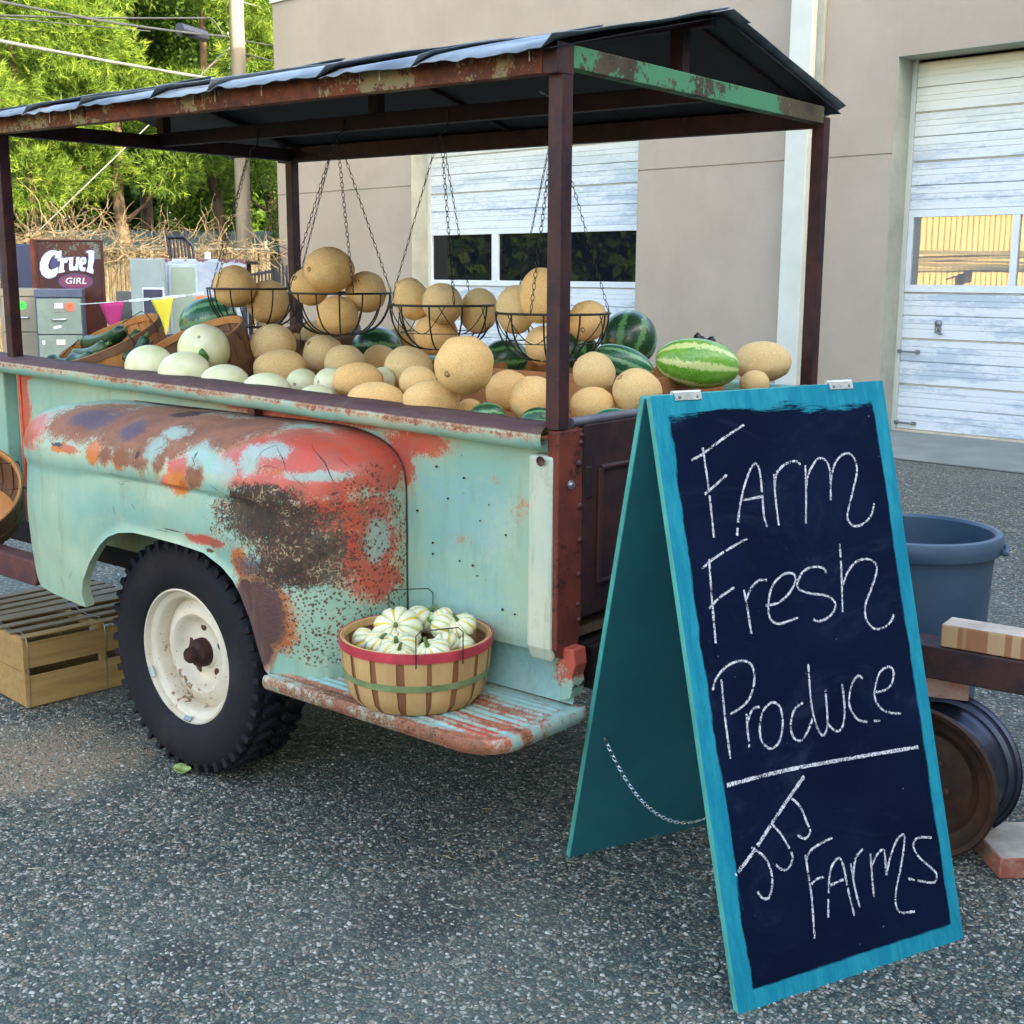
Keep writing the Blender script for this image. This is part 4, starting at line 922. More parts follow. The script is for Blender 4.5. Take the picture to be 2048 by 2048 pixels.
# cantaloupe skin: raised corky net over tan-orange ground
t = MT('cantaloupe_skin', .72)
v0 = t.rmap(); rnd = t.rnd()
warp = t.mix(.10, v0, t.noise(9, 3, .6, vec=v0, col=True), 'ADD')
e1 = t.n('TexVoronoi'); e1.feature = 'DISTANCE_TO_EDGE'; t.L(warp, e1.inputs['Vector']); e1.inputs['Scale'].default_value = 11
e2 = t.n('TexVoronoi'); e2.feature = 'DISTANCE_TO_EDGE'; t.L(warp, e2.inputs['Vector']); e2.inputs['Scale'].default_value = 22
net = t.math('MAXIMUM', t.thr(e1.outputs['Distance'], .16, .02), t.math('MULTIPLY', t.thr(e2.outputs['Distance'], .14, .02), .7))
fn_ = t.noise(60, 3, .7, vec=v0); bg_ = t.noise(1.6, 4, .6, vec=v0)
gr = t.mix(t.thr(rnd, .35, .95), (.74, .42, .12), (.70, .47, .18)); nc = t.mix(t.thr(rnd, .3, 1), (.90, .60, .26), (.84, .64, .33))
gr = t.mix(t.math('MULTIPLY', t.thr(bg_, .45, .66), .55), gr, (.74, .56, .22))
c = t.mix(net, gr, nc)
c = t.mix(t.math('MULTIPLY', t.thr(t.noise(4, 5, .7, vec=v0), .66, .78), .45), c, (.55, .28, .10))
c = t.mix(t.math('MULTIPLY', t.thr(t.vor(3.2, vec=v0), .07, .02), .7), c, (.22, .12, .05))
t.col(c); t.bump(t.math('ADD', net, t.math('MULTIPLY', fn_, .3)), .35, .03)
CANT = t.m
t = MT('honeydew_skin', .38)
v0 = t.rmap(); n_ = t.noise(1.8, 4, .5, vec=v0)
c = t.mix(t.thr(n_, .3, .7), (.64, .68, .38), (.76, .75, .52)); c = t.mix(t.math('MULTIPLY', t.thr(t.noise(5, 5, .7, vec=v0), .60, .72), .35), c, (.62, .60, .32))
c = t.mix(t.math('MULTIPLY', t.thr(t.vor(9, vec=v0), .09, .05), .6), c, (.38, .28, .12))
t.col(c); t.bump(t.noise(14, 3, .5, vec=v0), .06, .05); t.b.inputs['Subsurface Weight'].default_value = .12; t.b.inputs['Subsurface Scale'].default_value = .02
HONEY = t.m
def melon_stripes(name, base, base2, stripe, n, thr_, jag=1.0):
    t = MT(name, .30)
    v = t.obj; s_ = t.sep(v)
    ang = t.math('ARCTAN2', s_[1], s_[0])
    z_ = s_[2]
    cc = t.n('CombineXYZ'); t.L(t.math('MULTIPLY', t.math('COSINE', ang), 1.0), cc.inputs[0]); t.L(t.math('SINE', ang), cc.inputs[1]); t.L(t.math('MULTIPLY', z_, 2.2), cc.inputs[2])
    j = t.noise(3.2, 6, .75, vec=cc.outputs[0]); j2 = t.noise(11, 4, .7, vec=cc.outputs[0])
    a = t.math('ADD', ang, t.math('MULTIPLY', t.math('SUBTRACT', j, .5), .55 * jag))
    w_ = t.math('ADD', t.math('SINE', t.math('MULTIPLY', a, n)), t.math('MULTIPLY', t.math('SUBTRACT', j2, .5), 1.5 * jag))
    m_ = t.thr(w_, thr_, thr_ + .35)
    c = t.mix(t.thr(t.noise(2, 4), .35, .65), base, base2)
    c = t.mix(t.math('MULTIPLY', t.thr(t.vor(11, vec=v, feat='F1'), .5, .2), .18), c, stripe)
    c = t.mix(m_, c, stripe)
    t.col(c); t.bump(j2, .04, .05); t.b.inputs['Coat Weight'].default_value = .15
    return t.m
WDARK = melon_stripes('watermelon_dark', (.012, .055, .022), (.02, .085, .035), (.12, .30, .11), 8, .45)
WBLUE = melon_stripes('watermelon_mid', (.02, .11, .05), (.03, .16, .075), (.20, .42, .22), 9, .3)
WLITE = melon_stripes('watermelon_light', (.10, .30, .022), (.17, .40, .04), (.58, .66, .26), 7, .35, 1.2)
CORK = simple('stem_cork', (.34, .21, .08), .8, var=.4, sc=40)
GREEN = simple('green_stem', (.09, .16, .04), .6, var=.4, sc=30)
CM = [unit_melon('cantaloupe', s, lobes=9, lob=.018, rough_=.020) for s in range(3)]; HM = [unit_melon('honeydew', 9, rough_=.006)]; WM = [unit_melon('watermelon', 5, rough_=.008)]
for me in CM: me.materials.append(CANT)
HM[0].materials.append(HONEY)
scar = MB().lathe([(0, -.001), (.0045, -.0006), (.0055, .0026), (.008, .003), (.0105, .0016), (.0125, -.002)], 14).mesh('stem_scar', 50); scar.materials.append(CORK)
WMM = {}
for k_, mm_ in (('d', WDARK), ('b', WBLUE), ('l', WLITE)):
    q = WM[0].copy(); q.name = 'watermelon'; q.materials.append(mm_); WMM[k_] = q
LAB = {
 'c1': 'grey-tan cantaloupe just right of the tilted honeydew basket', 'c2': 'small cantaloupe peeping out behind the grey-tan one right of the honeydew basket', 'c3': 'oblong orange-tan cantaloupe with a dark star scar, behind the white honeydews',
 'c4': 'cantaloupe half hidden right below the four-melon hanging basket', 'c5': 'cantaloupe with a green stem scar on its left, under the four-melon hanging basket', 'c6': 'round cantaloupe in the middle of the heap, right of the one with a green scar',
 'c7': 'cantaloupe in the heap just in front of the small dark watermelon', 'c8': 'large smooth tan cantaloupe left of the biggest cantaloupe, in the middle row', 'c9': 'small orange cantaloupe tucked against the lower left of the biggest cantaloupe',
 'c10': 'biggest cantaloupe of the heap, standing high with a round stem scar at lower left', 'c11': 'oblong cantaloupe lying on the white honeydews near the rail', 'c12': 'flat wide cantaloupe half sunk behind the rail, left of a coarse netted one',
 'c13': 'coarse netted beige cantaloupe half behind the rail under the biggest cantaloupe', 'c14': 'greyish green cantaloupe barely showing beside a small watermelon at the rail', 'c15': 'shaded cantaloupe in front of the wooden crate edge, left of the near post',
 'c16': 'large pale cantaloupe partly behind the near corner post', 'c17': 'cantaloupe with brown scabs, topmost right of the near post', 'c18': 'netted cantaloupe nearest the chalkboard top, right of the post',
 'c19': 'cantaloupe at the tailgate, lowest of the three right of the post', 'c20': 'oval beige cantaloupe with a dark end scar at the far tailgate corner', 'c21': 'little grey-green cantaloupe under the oval beige one at the far corner', 'c22': 'cantaloupe behind the left side of the third hanging basket',
 'h1': 'left cantaloupe of the two-melon hanging basket', 'h2': 'right, tilted cantaloupe of the two-melon hanging basket', 'h3': 'large cantaloupe crowning the four-melon basket beside the far post', 'h4': 'cantaloupe with a dark scar at the left of the basket crowned by a large melon',
 'h5': 'cantaloupe with a green ring scar, right side of the large-crowned basket', 'h6': 'cantaloupe at the bottom of the basket crowned by a large melon', 'h7': 'deeply grooved yellow cantaloupe in the third hanging basket', 'h8': 'middle cantaloupe with a flaky top in the third hanging basket',
 'h9': 'shaded cantaloupe at the right side of the third hanging basket', 'h10': 'cantaloupe in the bottom of the third hanging basket', 'h11': 'scabby cantaloupe at the left of the basket behind the near post', 'h12': 'tall yellow cantaloupe topping the basket behind the near post',
 'h13': 'cantaloupe with a dark round scar, right of the near post in the hanging basket', 'h14': 'cantaloupe in the bottom of the basket behind the near post',
 'd1': 'honeydew with a green leaf lying inside the tilted bushel basket', 'd2': 'white honeydew at the mouth of the tilted basket, leftmost on the rail', 'd3': 'yellowish honeydew in front of the leafy honeydew', 'd4': 'white honeydew under a wire handle, right of the yellowish one',
 'd5': 'white honeydew low behind the rail below the star-scarred cantaloupe', 'd6': 'honeydew with a small brown spot, second row by the rail', 'd7': 'honeydew of which only a thin cap shows above the rail', 'd8': 'honeydew pressed behind the oblong cantaloupe on the rail', 'd9': 'honeydew wedged between the oblong and the large smooth cantaloupe',
 'w1': 'dark green watermelon behind the honeydew basket at the left', 'w2': 'small dark watermelon between the second and third hanging baskets', 'w3': 'dark watermelon right behind the biggest cantaloupe', 'w4': 'round dark watermelon with upright stripes against the grey wall',
 'w5': 'long blue-green watermelon sloping beneath the upright striped one', 'w6': 'large bright green watermelon with pale yellow stripes', 'w7': 'small striped watermelon at the rail below the biggest cantaloupe', 'w8': 'small striped watermelon at the rail left of the near post', 'w9': 'flat green watermelon just showing above the tailgate', 'w11': 'dark watermelon hidden behind the hanging basket at the near post'}
rnd_ = random.Random(11)
for nm, x, y, z, a, b, pole, ang in FRUIT:
    kind = nm[0]
    L_, S_ = max(a, b), min(a, b)
    if ang is None: ang = 0 if a > b * 1.07 else (90 if b > a * 1.12 else rnd_.uniform(0, 180))
    ax = rx * math.cos(R_(ang)) + ux * math.sin(R_(ang))
    if pole and L_ / S_ < 1.25: ax = Vector(pole)
    elif pole and Vector(pole).dot(ax) < 0: ax = -ax
    if nm in ('w4',): ax = (ax + Vector((fx.x, fx.y, 0)) * .35).normalized()
    if kind in 'ch': me, name, cat = CM[rnd_.randrange(3)], 'cantaloupe', 'melon'
    elif kind == 'd': me, name, cat = HM[0], 'honeydew', 'melon'
    else: me, name, cat = WMM['l' if nm == 'w6' else ('b' if nm in ('w5', 'w1', 'w9') else 'd')], 'watermelon', 'watermelon'
    o = bpy.data.objects.new(name, me); COL.objects.link(o)
    o.location = (x, y, z)
    q = ax.to_track_quat('Z', 'Y') @ Quaternion((0, 0, 1), rnd_.uniform(0, 6.28))
    o.rotation_mode = 'QUATERNION'; o.rotation_quaternion = q
    o.scale = (S_, S_, L_)
    grp = {'c': 'cantaloupes heaped in the truck bed', 'h': 'cantaloupes in the hanging wire baskets', 'd': 'honeydew melons along the rail', 'w': 'watermelons among the cantaloupes'}[kind]
    tag(o, LAB[nm], cat, grp)
    if pole and nm not in ('c3', 'c11', 'c17', 'h7', 'h8', 'h1'):
        s_ = bpy.data.objects.new('stem_scar', scar); COL.objects.link(s_); s_.parent = o
        k_ = .8 if kind != 'd' else .45
        s_.scale = (k_ / S_, k_ / S_, k_ / L_); s_.location = (0, 0, .968)
# crates and platform that carry the heap
CRW = wood_material('orange_crate_wood', (.50, .22, .07), (.38, .15, .05), (1, 12, 12))
def low_crate(x0, x1, y0, y1, z0, z1, label):
    c = empty('produce_crate', ((x0 + x1) / 2, (y0 + y1) / 2, z0), (0, 0, R_(-1)), label, 'crate', 'wooden crates that carry the melons')
    X, Y, Z = (x1 - x0) / 2, (y1 - y0) / 2, z1 - z0; T = .014
    n = max(2, int(Z / .1)); h = Z / n
    for i in range(n):
        for s_ in (-1, 1):
            MB().bb(-X, X, s_ * Y - T / 2, s_ * Y + T / 2, i * h + .002, (i + 1) * h - .006).build('slat', CRW, c, bevel=.001)
            MB().bb(s_ * (X - T / 2) - T / 2, s_ * (X - T / 2) + T / 2, -Y + T / 2 + .001, Y - T / 2 - .001, i * h + .002, (i + 1) * h - .006).build('slat', CRW, c, bevel=.001)
    MB().bb(-X + T, X - T, -Y + T, Y - T, Z * .72, Z * .72 + .012).build('bottom', CRW, c)
    return c
low_crate(-.90, -.06, 1.075, 1.285, .63, 1.125, 'low wood crate under the melons at the far side of the bed')
low_crate(-.92, -.17, .66, 1.055, .63, 1.213, 'orange wood crate edge showing between the cantaloupes and the bright green watermelon')
low_crate(-2.0, -1.0, .70, 1.27, .63, 1.17, 'orange wood crate under the melons at the back of the bed')
low_crate(-1.28, -.06, .07, .60, .63, 1.09, 'low wood crate under the cantaloupes along the near rail')
low_crate(-2.40, -1.34, .07, .62, .63, 1.08, 'low wood crate under the honeydews and tilted baskets')
# ---------------------------------------------------------------- baskets of wood staves
STV = wood_material('stave_light', (.60, .40, .17), (.50, .31, .12), (2, 2, .6), sc=8)
STD = wood_material('stave_dark', (.30, .13, .05), (.20, .08, .03), (2, 2, .6), sc=8)
STO = wood_material('stave_orange', (.62, .29, .09), (.52, .22, .06), (2, 2, .6), sc=8)
STB = wood_material('stave_brown', (.24, .13, .07), (.17, .09, .05), (2, 2, .6), sc=8)
HR = simple('hoop_red', (.50, .045, .07), .5, var=.25, sc=14, bump=.1); HG = simple('hoop_green', (.19, .26, .11), .6, var=.3, sc=14, bump=.1)
WIRE = simple('basket_wire', (.05, .055, .05), .4, .7)
def bushel(loc, axis, Rt, Rb, H, n, mats, hoops, label, handles=((0, 1),), group=None, spin=0, tilt=0):
    """open basket: loc = middle of its bottom, axis = out of its mouth"""
    x_, y_, z_ = basis(axis, (0, 0, 1) if abs(Vector(axis).normalized().z) < .9 else (1, 0, 0))
    e = empty('stave_basket', loc, (0, 0, 0), label, 'basket', group)
    e.rotation_mode = 'QUATERNION'
    e.rotation_quaternion = Matrix((x_, y_, z_)).transposed().to_quaternion() @ Quaternion((0, 0, 1), spin)
    out_m, in_m, lin_m = mats
    def stave(w, dr, seed):
        rs = random.Random(seed); m = MB(); K = 7
        a_c = 0; vs = []
        for i in range(K + 1):
            h = i / K; r = Rb + (Rt - Rb) * (h ** .75) + .004 * math.sin(h * math.pi)
            ww = w * (.80 + .20 * h) * (1 + .04 * rs.uniform(-1, 1)); zz_ = H * h
            if i == 0: r -= .012; zz_ += .001
            for s_ in (-1, 0, 1):
                a = s_ * ww / r / 2
                rr = r + dr + (.0012 if s_ == 0 else 0)
                for dd in (0, .0016): vs.append((math.cos(a) * (rr + dd), math.sin(a) * (rr + dd), zz_))
        fs = []
        for i in range(K):
            b0, b1 = i * 6, (i + 1) * 6
            for s_ in (0, 1):
                fs.append((b0 + s_ * 2 + 1, b0 + s_ * 2 + 3, b1 + s_ * 2 + 3, b1 + s_ * 2 + 1)); fs.append((b0 + s_ * 2, b1 + s_ * 2, b1 + s_ * 2 + 2, b0 + s_ * 2 + 2))
            fs.append((b0, b0 + 1, b1 + 1, b1)); fs.append((b0 + 4, b1 + 4, b1 + 5, b0 + 5))
        fs.append((K * 6, K * 6 + 1, K * 6 + 3, K * 6 + 2)); fs.append((K * 6 + 2, K * 6 + 3, K * 6 + 5, K * 6 + 4))
        m.add(vs, fs); return m.mesh('stave', 40)
    per = 2 * math.pi * Rt / n
    mo = [stave(per * .80, .0015, s) for s in range(3)]; mi = [stave(per * .62, -.0022, 7 + s) for s in range(2)]
    for q in mo: q.materials.append(out_m)
    for q in mi: q.materials.append(in_m)
    for i in range(n):
        for lst, da in ((mo, 0), (mi, .5)):
            o = bpy.data.objects.new('stave', lst[i % len(lst)]); COL.objects.link(o); o.parent = e
            o.rotation_euler = (0, 0, 2 * math.pi * (i + da) / n + random.uniform(-.02, .02))
    MB().lathe([(0, .004), (Rb - .014, .004), (Rb - .014, .012), (0, .012)], 28).build('bottom', lin_m, e)
    rad = lambda h: Rb + (Rt - Rb) * (h ** .75) + .004 * math.sin(h * math.pi)
    def hoop(h0, h1, dr, mat, name):
        pr_ = []
        for k_ in range(4):
            h = h0 + (h1 - h0) * k_ / 3; pr_.append((rad(min(1, h)) + dr, H * h))
        pr_ = pr_ + [(r - .0022, z) for r, z in pr_[::-1]]
        pr_.append(pr_[0])
        MB().lathe(pr_, 56).build(name, mat, e, smooth=50)
    hoop(.865, 1.012, .0065, hoops[0], 'rim_hoop'); hoop(.90, 1.006, -.0035, lin_m, 'inner_hoop')
    hoop(.42, .52, .0060, hoops[1], 'middle_hoop')
    rp = [(rad(1) * math.cos(a), rad(1) * math.sin(a), H * 1.004) for a in [2 * math.pi * k / 48 for k in range(48)]]
    MB().tube(rp, .0022, 5, closed=True).build('rim_wire', hoops[2] if len(hoops) > 2 else lin_m, e, smooth=60)
    for a, lift in handles:
        w_ = .058; r = rad(1) + .003; m = MB()
        ca, sa = math.cos(a), math.sin(a); er = Vector((ca, sa, 0)); et = Vector((-sa, ca, 0)); ez = Vector((0, 0, 1))
        up = (ez * math.cos(lift) - er * math.sin(lift))
        b0 = er * r + ez * (H * .93)
        pts = [b0 - et * w_ - ez * .018 + er * .004, b0 - et * w_ + er * .006 + ez * .004, b0 - et * w_ + up * .062, b0 - et * (w_ - .012) + up * .074, b0 + et * (w_ - .012) + up * .074, b0 + et * w_ + up * .062, b0 + et * w_ + er * .006 + ez * .004, b0 + et * w_ - ez * .018 + er * .004]
        m.tube(pts, .0016, 6)
        for s_ in (-1, 1): m.tube([b0 + et * w_ * s_ - ez * .016 + er * .006, b0 + et * w_ * s_ + ez * .012 + er * .004, b0 + et * w_ * s_ + ez * .012 - er * .008, b0 + et * w_ * s_ - ez * .012 - er * .010], .0016, 6)
        m.build('wire_handle', WIRE, e, smooth=60)
    return e
# basket of small pumpkins on the step
bushel((-.325, -.150, .4535), (0, 0, 1), .186, .158, .164, 17, (STV, STD, STV), (HR, HG), 'round stave basket with red rim and green hoop full of small pumpkins', handles=((2.35 + 1.62, -.1), (2.35 - 1.30, -.1)))
# two tilted bushels at the far left of the bed
tax = (-fx * .42 + (rx * -.37 + ux * .93) * .91).normalized()
def mouth(c, H): return Vector(c) - tax * H
bushel(mouth((-2.255, .275, 1.262), .20), tax, .192, .155, .20, 20, (STO, STO, STO), (STB, STB), 'tilted stave basket of zucchini at the left end of the bed', handles=((1.7, .2), (5.3, 1.1)), group='tilted bushel baskets in the bed')
bushel(mouth((-1.80, .285, 1.262), .20), tax, .198, .160, .20, 20, (STB, STB, STO), (STB, STB), 'tilted stave basket that holds the leafy honeydew', handles=((1.6, 1.3), (5.2, .9)), group='tilted bushel baskets in the bed')
bushel((-2.52, -.13, .62), Vector((.50, -.42, .62)).normalized(), .185, .15, .20, 20, (STB, STB, STO), (STB, STB), 'empty brown bushel basket leaning at the left edge below the rail', handles=((.3, 1.2),))
bushel((-1.93, 1.02, 1.14), Vector((.1, -.2, 1)).normalized(), .15, .12, .14, 16, (STB, STB, STB), (STB, STB), 'dark stave basket in shade behind the second hanging basket', handles=((0, 0),))
# zucchini
t = MT('zucchini_skin', .35); v0 = t.rmap(); s_ = t.sep(t.obj)
c = t.mix(t.thr(t.noise(30, 4, .7), .35, .7), (.006, .032, .014), (.02, .075, .028)); c = t.mix(t.math('MULTIPLY', t.thr(t.vor(140), .25, .12), .7), c, (.14, .25, .12))
c = t.mix(t.math('MULTIPLY', t.thr(t.rnd(), .55, .95), .5), c, (.10, .22, .08)); t.col(c); ZUC = t.m
zl = ['longest zucchini, topmost in the tilted basket', 'zucchini lying under the longest one in the tilted basket', 'pale-tipped zucchini resting on the rail at the lower left of the basket', 'zucchini with a round blossom end, just above the pale-tipped one', 'short upright zucchini at the right of the tilted basket', 'light green slender zucchini against the basket rim', 'dark zucchini in shade in the middle of the tilted basket']
for (nm, A, B_, r), lb in zip(ZUCCHINI, zl):
    A, B_ = Vector(A), Vector(B_); d = B_ - A; side = d.cross(Vector((.6, -.7, .2))).normalized()
    r = max(r * 1.5, .031) if nm != 'z5' else .022
    pts = [A + d * q + side * (.018 * math.sin(q * math.pi)) for q in [i / 14 for i in range(15)]]
    rr = lambda q: r * (1.05 - .22 * q) * math.sqrt(max(.02, 1 - max(0, 1 - q / .10) ** 2)) * math.sqrt(max(.03, 1 - max(0, (q - .92) / .08) ** 2))
    z_ = MB().tube(pts, rr, 14).build('zucchini', ZUC, smooth=70); tag(z_, lb, 'zucchini', 'zucchini in the tilted basket')
    zs_ = MB().tube([B_ - d * .02, B_ + d.normalized() * .016], .007, 7).build('stem', GREEN, z_, smooth=40)
# pumpkins
PKM = unit_melon('pumpkin', 2, 72, 30, .14, 10, .13, .006)
t = MT('pumpkin_skin', .38); s_ = t.sep(t.obj); ang_ = t.math('ARCTAN2', s_[1], s_[0]); nz = t.noise(5, 5, .7, vec=t.rmap())
q = t.math('ABSOLUTE', t.math('SINE', t.math('MULTIPLY', t.math('ADD', ang_, t.math('MULTIPLY', t.math('SUBTRACT', nz, .5), .12)), 5)))
alt = t.math('SINE', t.math('ADD', t.math('MULTIPLY', ang_, 5), t.math('MULTIPLY', t.rnd(), 6)))
c = t.mix(t.math('MULTIPLY', t.thr(q, .65, .1), .75), (.70, .70, .48), (.34, .44, .12))
c = t.mix(t.math('MULTIPLY', t.thr(q, .55, .30), t.thr(t.math('ADD', alt, nz), .5, 1.0)), c, (.72, .50, .04))
c = t.mix(t.math('MULTIPLY', t.thr(nz, .60, .75), .4), c, (.62, .60, .25)); t.col(c); PKM.materials.append(t.m)
stem_me = MB().tube([(0, 0, -.005), (.001, 0, .010), (.004, .001, .024), (.009, .002, .032)], .0075, 7, r1=.0048).mesh('stem', 50); stem_me.materials.append(GREEN)
PL = {'p1': ('plain white gourd under the wire handle at the left', (-.6, -.2, -.3)), 'p2': ('largest white pumpkin with yellow rays, its dark stem facing out', (.45, -.62, .65)), 'p3': ('flat striped pumpkin in front of the largest, with an upright green stem', (.25, -.35, .9)),
      'p4': ('rearmost pumpkin with two yellow stripes', (.2, .3, .5)), 'p5': ('tall pale yellow-banded gourd right of the rearmost pumpkin', (-.9, -.3, .2)), 'p6': ('pumpkin veined with green at the right of the middle', (.5, -.5, -.3)),
      'p7': ('white pumpkin with a dark dried stem nearest the basket front', (-.1, -.45, .85)), 'p8': ('orange-striped pumpkin at the right inside the basket', (.7, .4, .3)), 'p9': ('pumpkin half hidden under the rim at the far right', (.7, -.3, .2))}
for nm, c_, r in PUMPKINS:
    r *= 1.04; c_ = {'p9': (-.185, -.165, .592), 'p8': (-.212, -.085, .605), 'p1': (-.465, -.195, .60)}.get(nm, c_)
    o = bpy.data.objects.new('pumpkin', PKM); COL.objects.link(o); o.location = Vector(c_) - Vector((0, 0, .020)); o.rotation_mode = 'QUATERNION'
    o.rotation_quaternion = Vector(PL[nm][1]).normalized().to_track_quat('Z', 'Y') @ Quaternion((0, 0, 1), random.random() * 6)
    fl = .9 if nm in ('p1', 'p5') else .66
    o.scale = (r, r, r * fl); tag(o, PL[nm][0] + ' of the small pumpkins' if nm == 'p4' else PL[nm][0], 'pumpkin', 'small pumpkins in the red rimmed basket')
    s_ = bpy.data.objects.new('stem', stem_me); COL.objects.link(s_); s_.parent = o; s_.scale = (.9 / r, .9 / r, .8 / (r * fl)); s_.location = (0, 0, .72)
PFL = ('pumpkin buried under the largest white one', 'pumpkin buried under the flat striped one', 'pumpkin buried under the green-veined one', 'pumpkin buried below the rearmost one')
for i, (x, y, z, r, lb) in enumerate(((-.375, -.235, .598, .034, 'little pumpkin between the left gourd and the flat striped pumpkin'), (-.275, -.262, .592, .035, 'little pumpkin at the front rim between two larger ones'), (-.262, -.045, .622, .037, 'little pumpkin behind the green-veined one'), (-.455, -.095, .606, .036, 'little pumpkin at the back left inside the rim'), (-.345, -.03, .628, .030, 'little pumpkin at the back beside the banded gourd'))):
    o = bpy.data.objects.new('pumpkin', PKM); COL.objects.link(o); o.location = (x, y, z); o.scale = (r, r, r * .8); o.rotation_euler = (.5 * math.sin(i * 2.1), .6 * math.cos(i * 1.7), i)
    tag(o, lb, 'pumpkin', 'small pumpkins in the red rimmed basket')
    s_ = bpy.data.objects.new('stem', stem_me); COL.objects.link(s_); s_.parent = o; s_.scale = (.7 / r, .7 / r, .7 / (r * .8)); s_.location = (0, 0, .74)
# filler pumpkins below, seen through the gaps
for i, (x, y, z, r) in enumerate(((-.40, -.12, .52, .052), (-.30, -.20, .515, .05), (-.26, -.10, .515, .05), (-.34, -.06, .53, .045))):
    o = bpy.data.objects.new('pumpkin', PKM); COL.objects.link(o); o.location = (x, y, z); o.scale = (r, r, r * .8)
    tag(o, PFL[i], 'pumpkin', 'small pumpkins in the red rimmed basket')
# crumpled black bag at the far corner
bg_ = unit_melon('plastic_bag', 3, 40, 24, .0, 0, 0, .01)
for v in bg_.vertices:
    c_ = v.co.copy(); n_ = mnoise.noise(c_ * 2.3) * .5 + mnoise.noise(c_ * 6) * .3; v.co = c_ * (1 + n_)
bg_.materials.append(simple('black_bag', (.012, .012, .016), .4)); bo = link('plastic_bag', bg_); bo.location = (-.30, 1.14, 1.255); bo.scale = (.055, .05, .045); tag(bo, 'crumpled black bag between the bright watermelon and the oval cantaloupe', 'bag')
# leaf on the honeydew in the basket and dead leaf on the ground
LEAFG = simple('leaf_green', (.06, .17, .03), .5, var=.3, sc=20)
def leaf(name, c, dx, dy, L, W, mat, label):
    c, dx, dy = Vector(c), Vector(dx).normalized(), Vector(dy).normalized(); n = dx.cross(dy)
    def fn(u, v):
        w_ = W * math.sin(math.pi * min(1, u * .97 + .015)) ** .8 * (v - .5)
        return c + dx * (u - .5) * L + dy * w_ + n * (abs(v - .5) * W * .35 + .004 * math.sin(u * 7))
    o = MB().grid(fn, 12, 6).build(name, mat, smooth=60, solid=.0006); tag(o, label, 'leaf'); return o
hc = Vector([f for f in FRUIT if f[0] == 'd1'][0][1:4])
vdir = (CAM - hc).normalized()
leaf('leaf', hc + vdir * .090 - ux * .020 - rx * .002, ux * .9 - rx * .25 + vdir * .22, rx, .050, .030, LEAFG, 'green leaf stuck on the honeydew in the tilted basket')
leaf('leaf', (-1.277, -.186, .014), (1, .4, .0), (-.3, .9, .35), .065, .04, simple('leaf_dry', (.22, .30, .08), .6, var=.4, sc=40), 'crumpled green leaf fallen on the ground by the tyre')
rs = random.Random(31); lm = MB()
for i in range(70):
    x, y = rs.uniform(-1.6, 1.3), rs.uniform(-1.2, .5)
    if x > .5 and y > -.3: continue
    if i < 26: x, y = rs.gauss(-.15, .12), rs.gauss(-.02, .07)
    a = rs.uniform(0, 3.14); L_ = rs.uniform(.008, .034); d_ = Vector((math.cos(a), math.sin(a), 0)) * L_; b_ = Vector((x, y, .0045))
    lm.tube([b_, b_ + d_ * .5 + Vector((d_.y, -d_.x, .3 * L_)) * .2, b_ + d_], .0009, 4)
lm.build('straw_litter', simple('straw', (.45, .36, .20), .8, var=.4, sc=3), kind='stuff')
# ---------------------------------------------------------------- hanging wire baskets
BW = simple('black_wire', (.030, .032, .030), .45, .5, var=.3, sc=40)
CHM = simple('chain_black', (.045, .04, .035), .4, .8, var=.3, sc=60)
def chain(p, q, name, mat, parent, link_l=.0165, w_=.0048, r=.0011, sag=0):
    p, q = Vector(p), Vector(q); L = (q - p).length; n = max(2, int(L / link_l)); m = MB()
    pts = [p.lerp(q, i / n) - Vector((0, 0, sag * 4 * (i / n) * (1 - i / n))) for i in range(n + 1)]
    for i in range(n):
        a, b = pts[i], pts[i + 1]; d = (b - a); ll = d.length * .62; c = (a + b) / 2; z_ = d.normalized(); x_, y_, _ = basis(z_, (.3, .5, .8))
        s_ = x_ if i % 2 else y_; s2 = y_ if i % 2 else x_
        s_ = (s_ + s2 * .35).normalized()
        lp = [c + z_ * (math.cos(t_) * ll) + s_ * (math.sin(t_) * w_) for t_ in [2 * math.pi * k / 9 for k in range(9)]]
        m.tube(lp, r, 4, closed=True)
    return m.build(name, mat, parent, smooth=60)
HB = [(-1.845, .62, 1.44, .168, 'leftmost wire hanging basket, holding two cantaloupes', [2.95, 4.0, .95], 0, 1.90),
      (-1.402, .62, 1.430, .173, 'wire hanging basket crowned by a large cantaloupe, right of the far post', [2.75, 3.45, 5.1, .08], 0, 1.92),
      (-.937, .62, 1.400, .163, 'scalloped wire hanging basket whose left melon is deeply grooved', [3.1, 5.0, 1.0], 1, 1.90),
      (-.497, .62, 1.385, .168, 'scalloped wire hanging basket partly behind the near post', [4.3, .10, 2.3], 1, 1.89)]
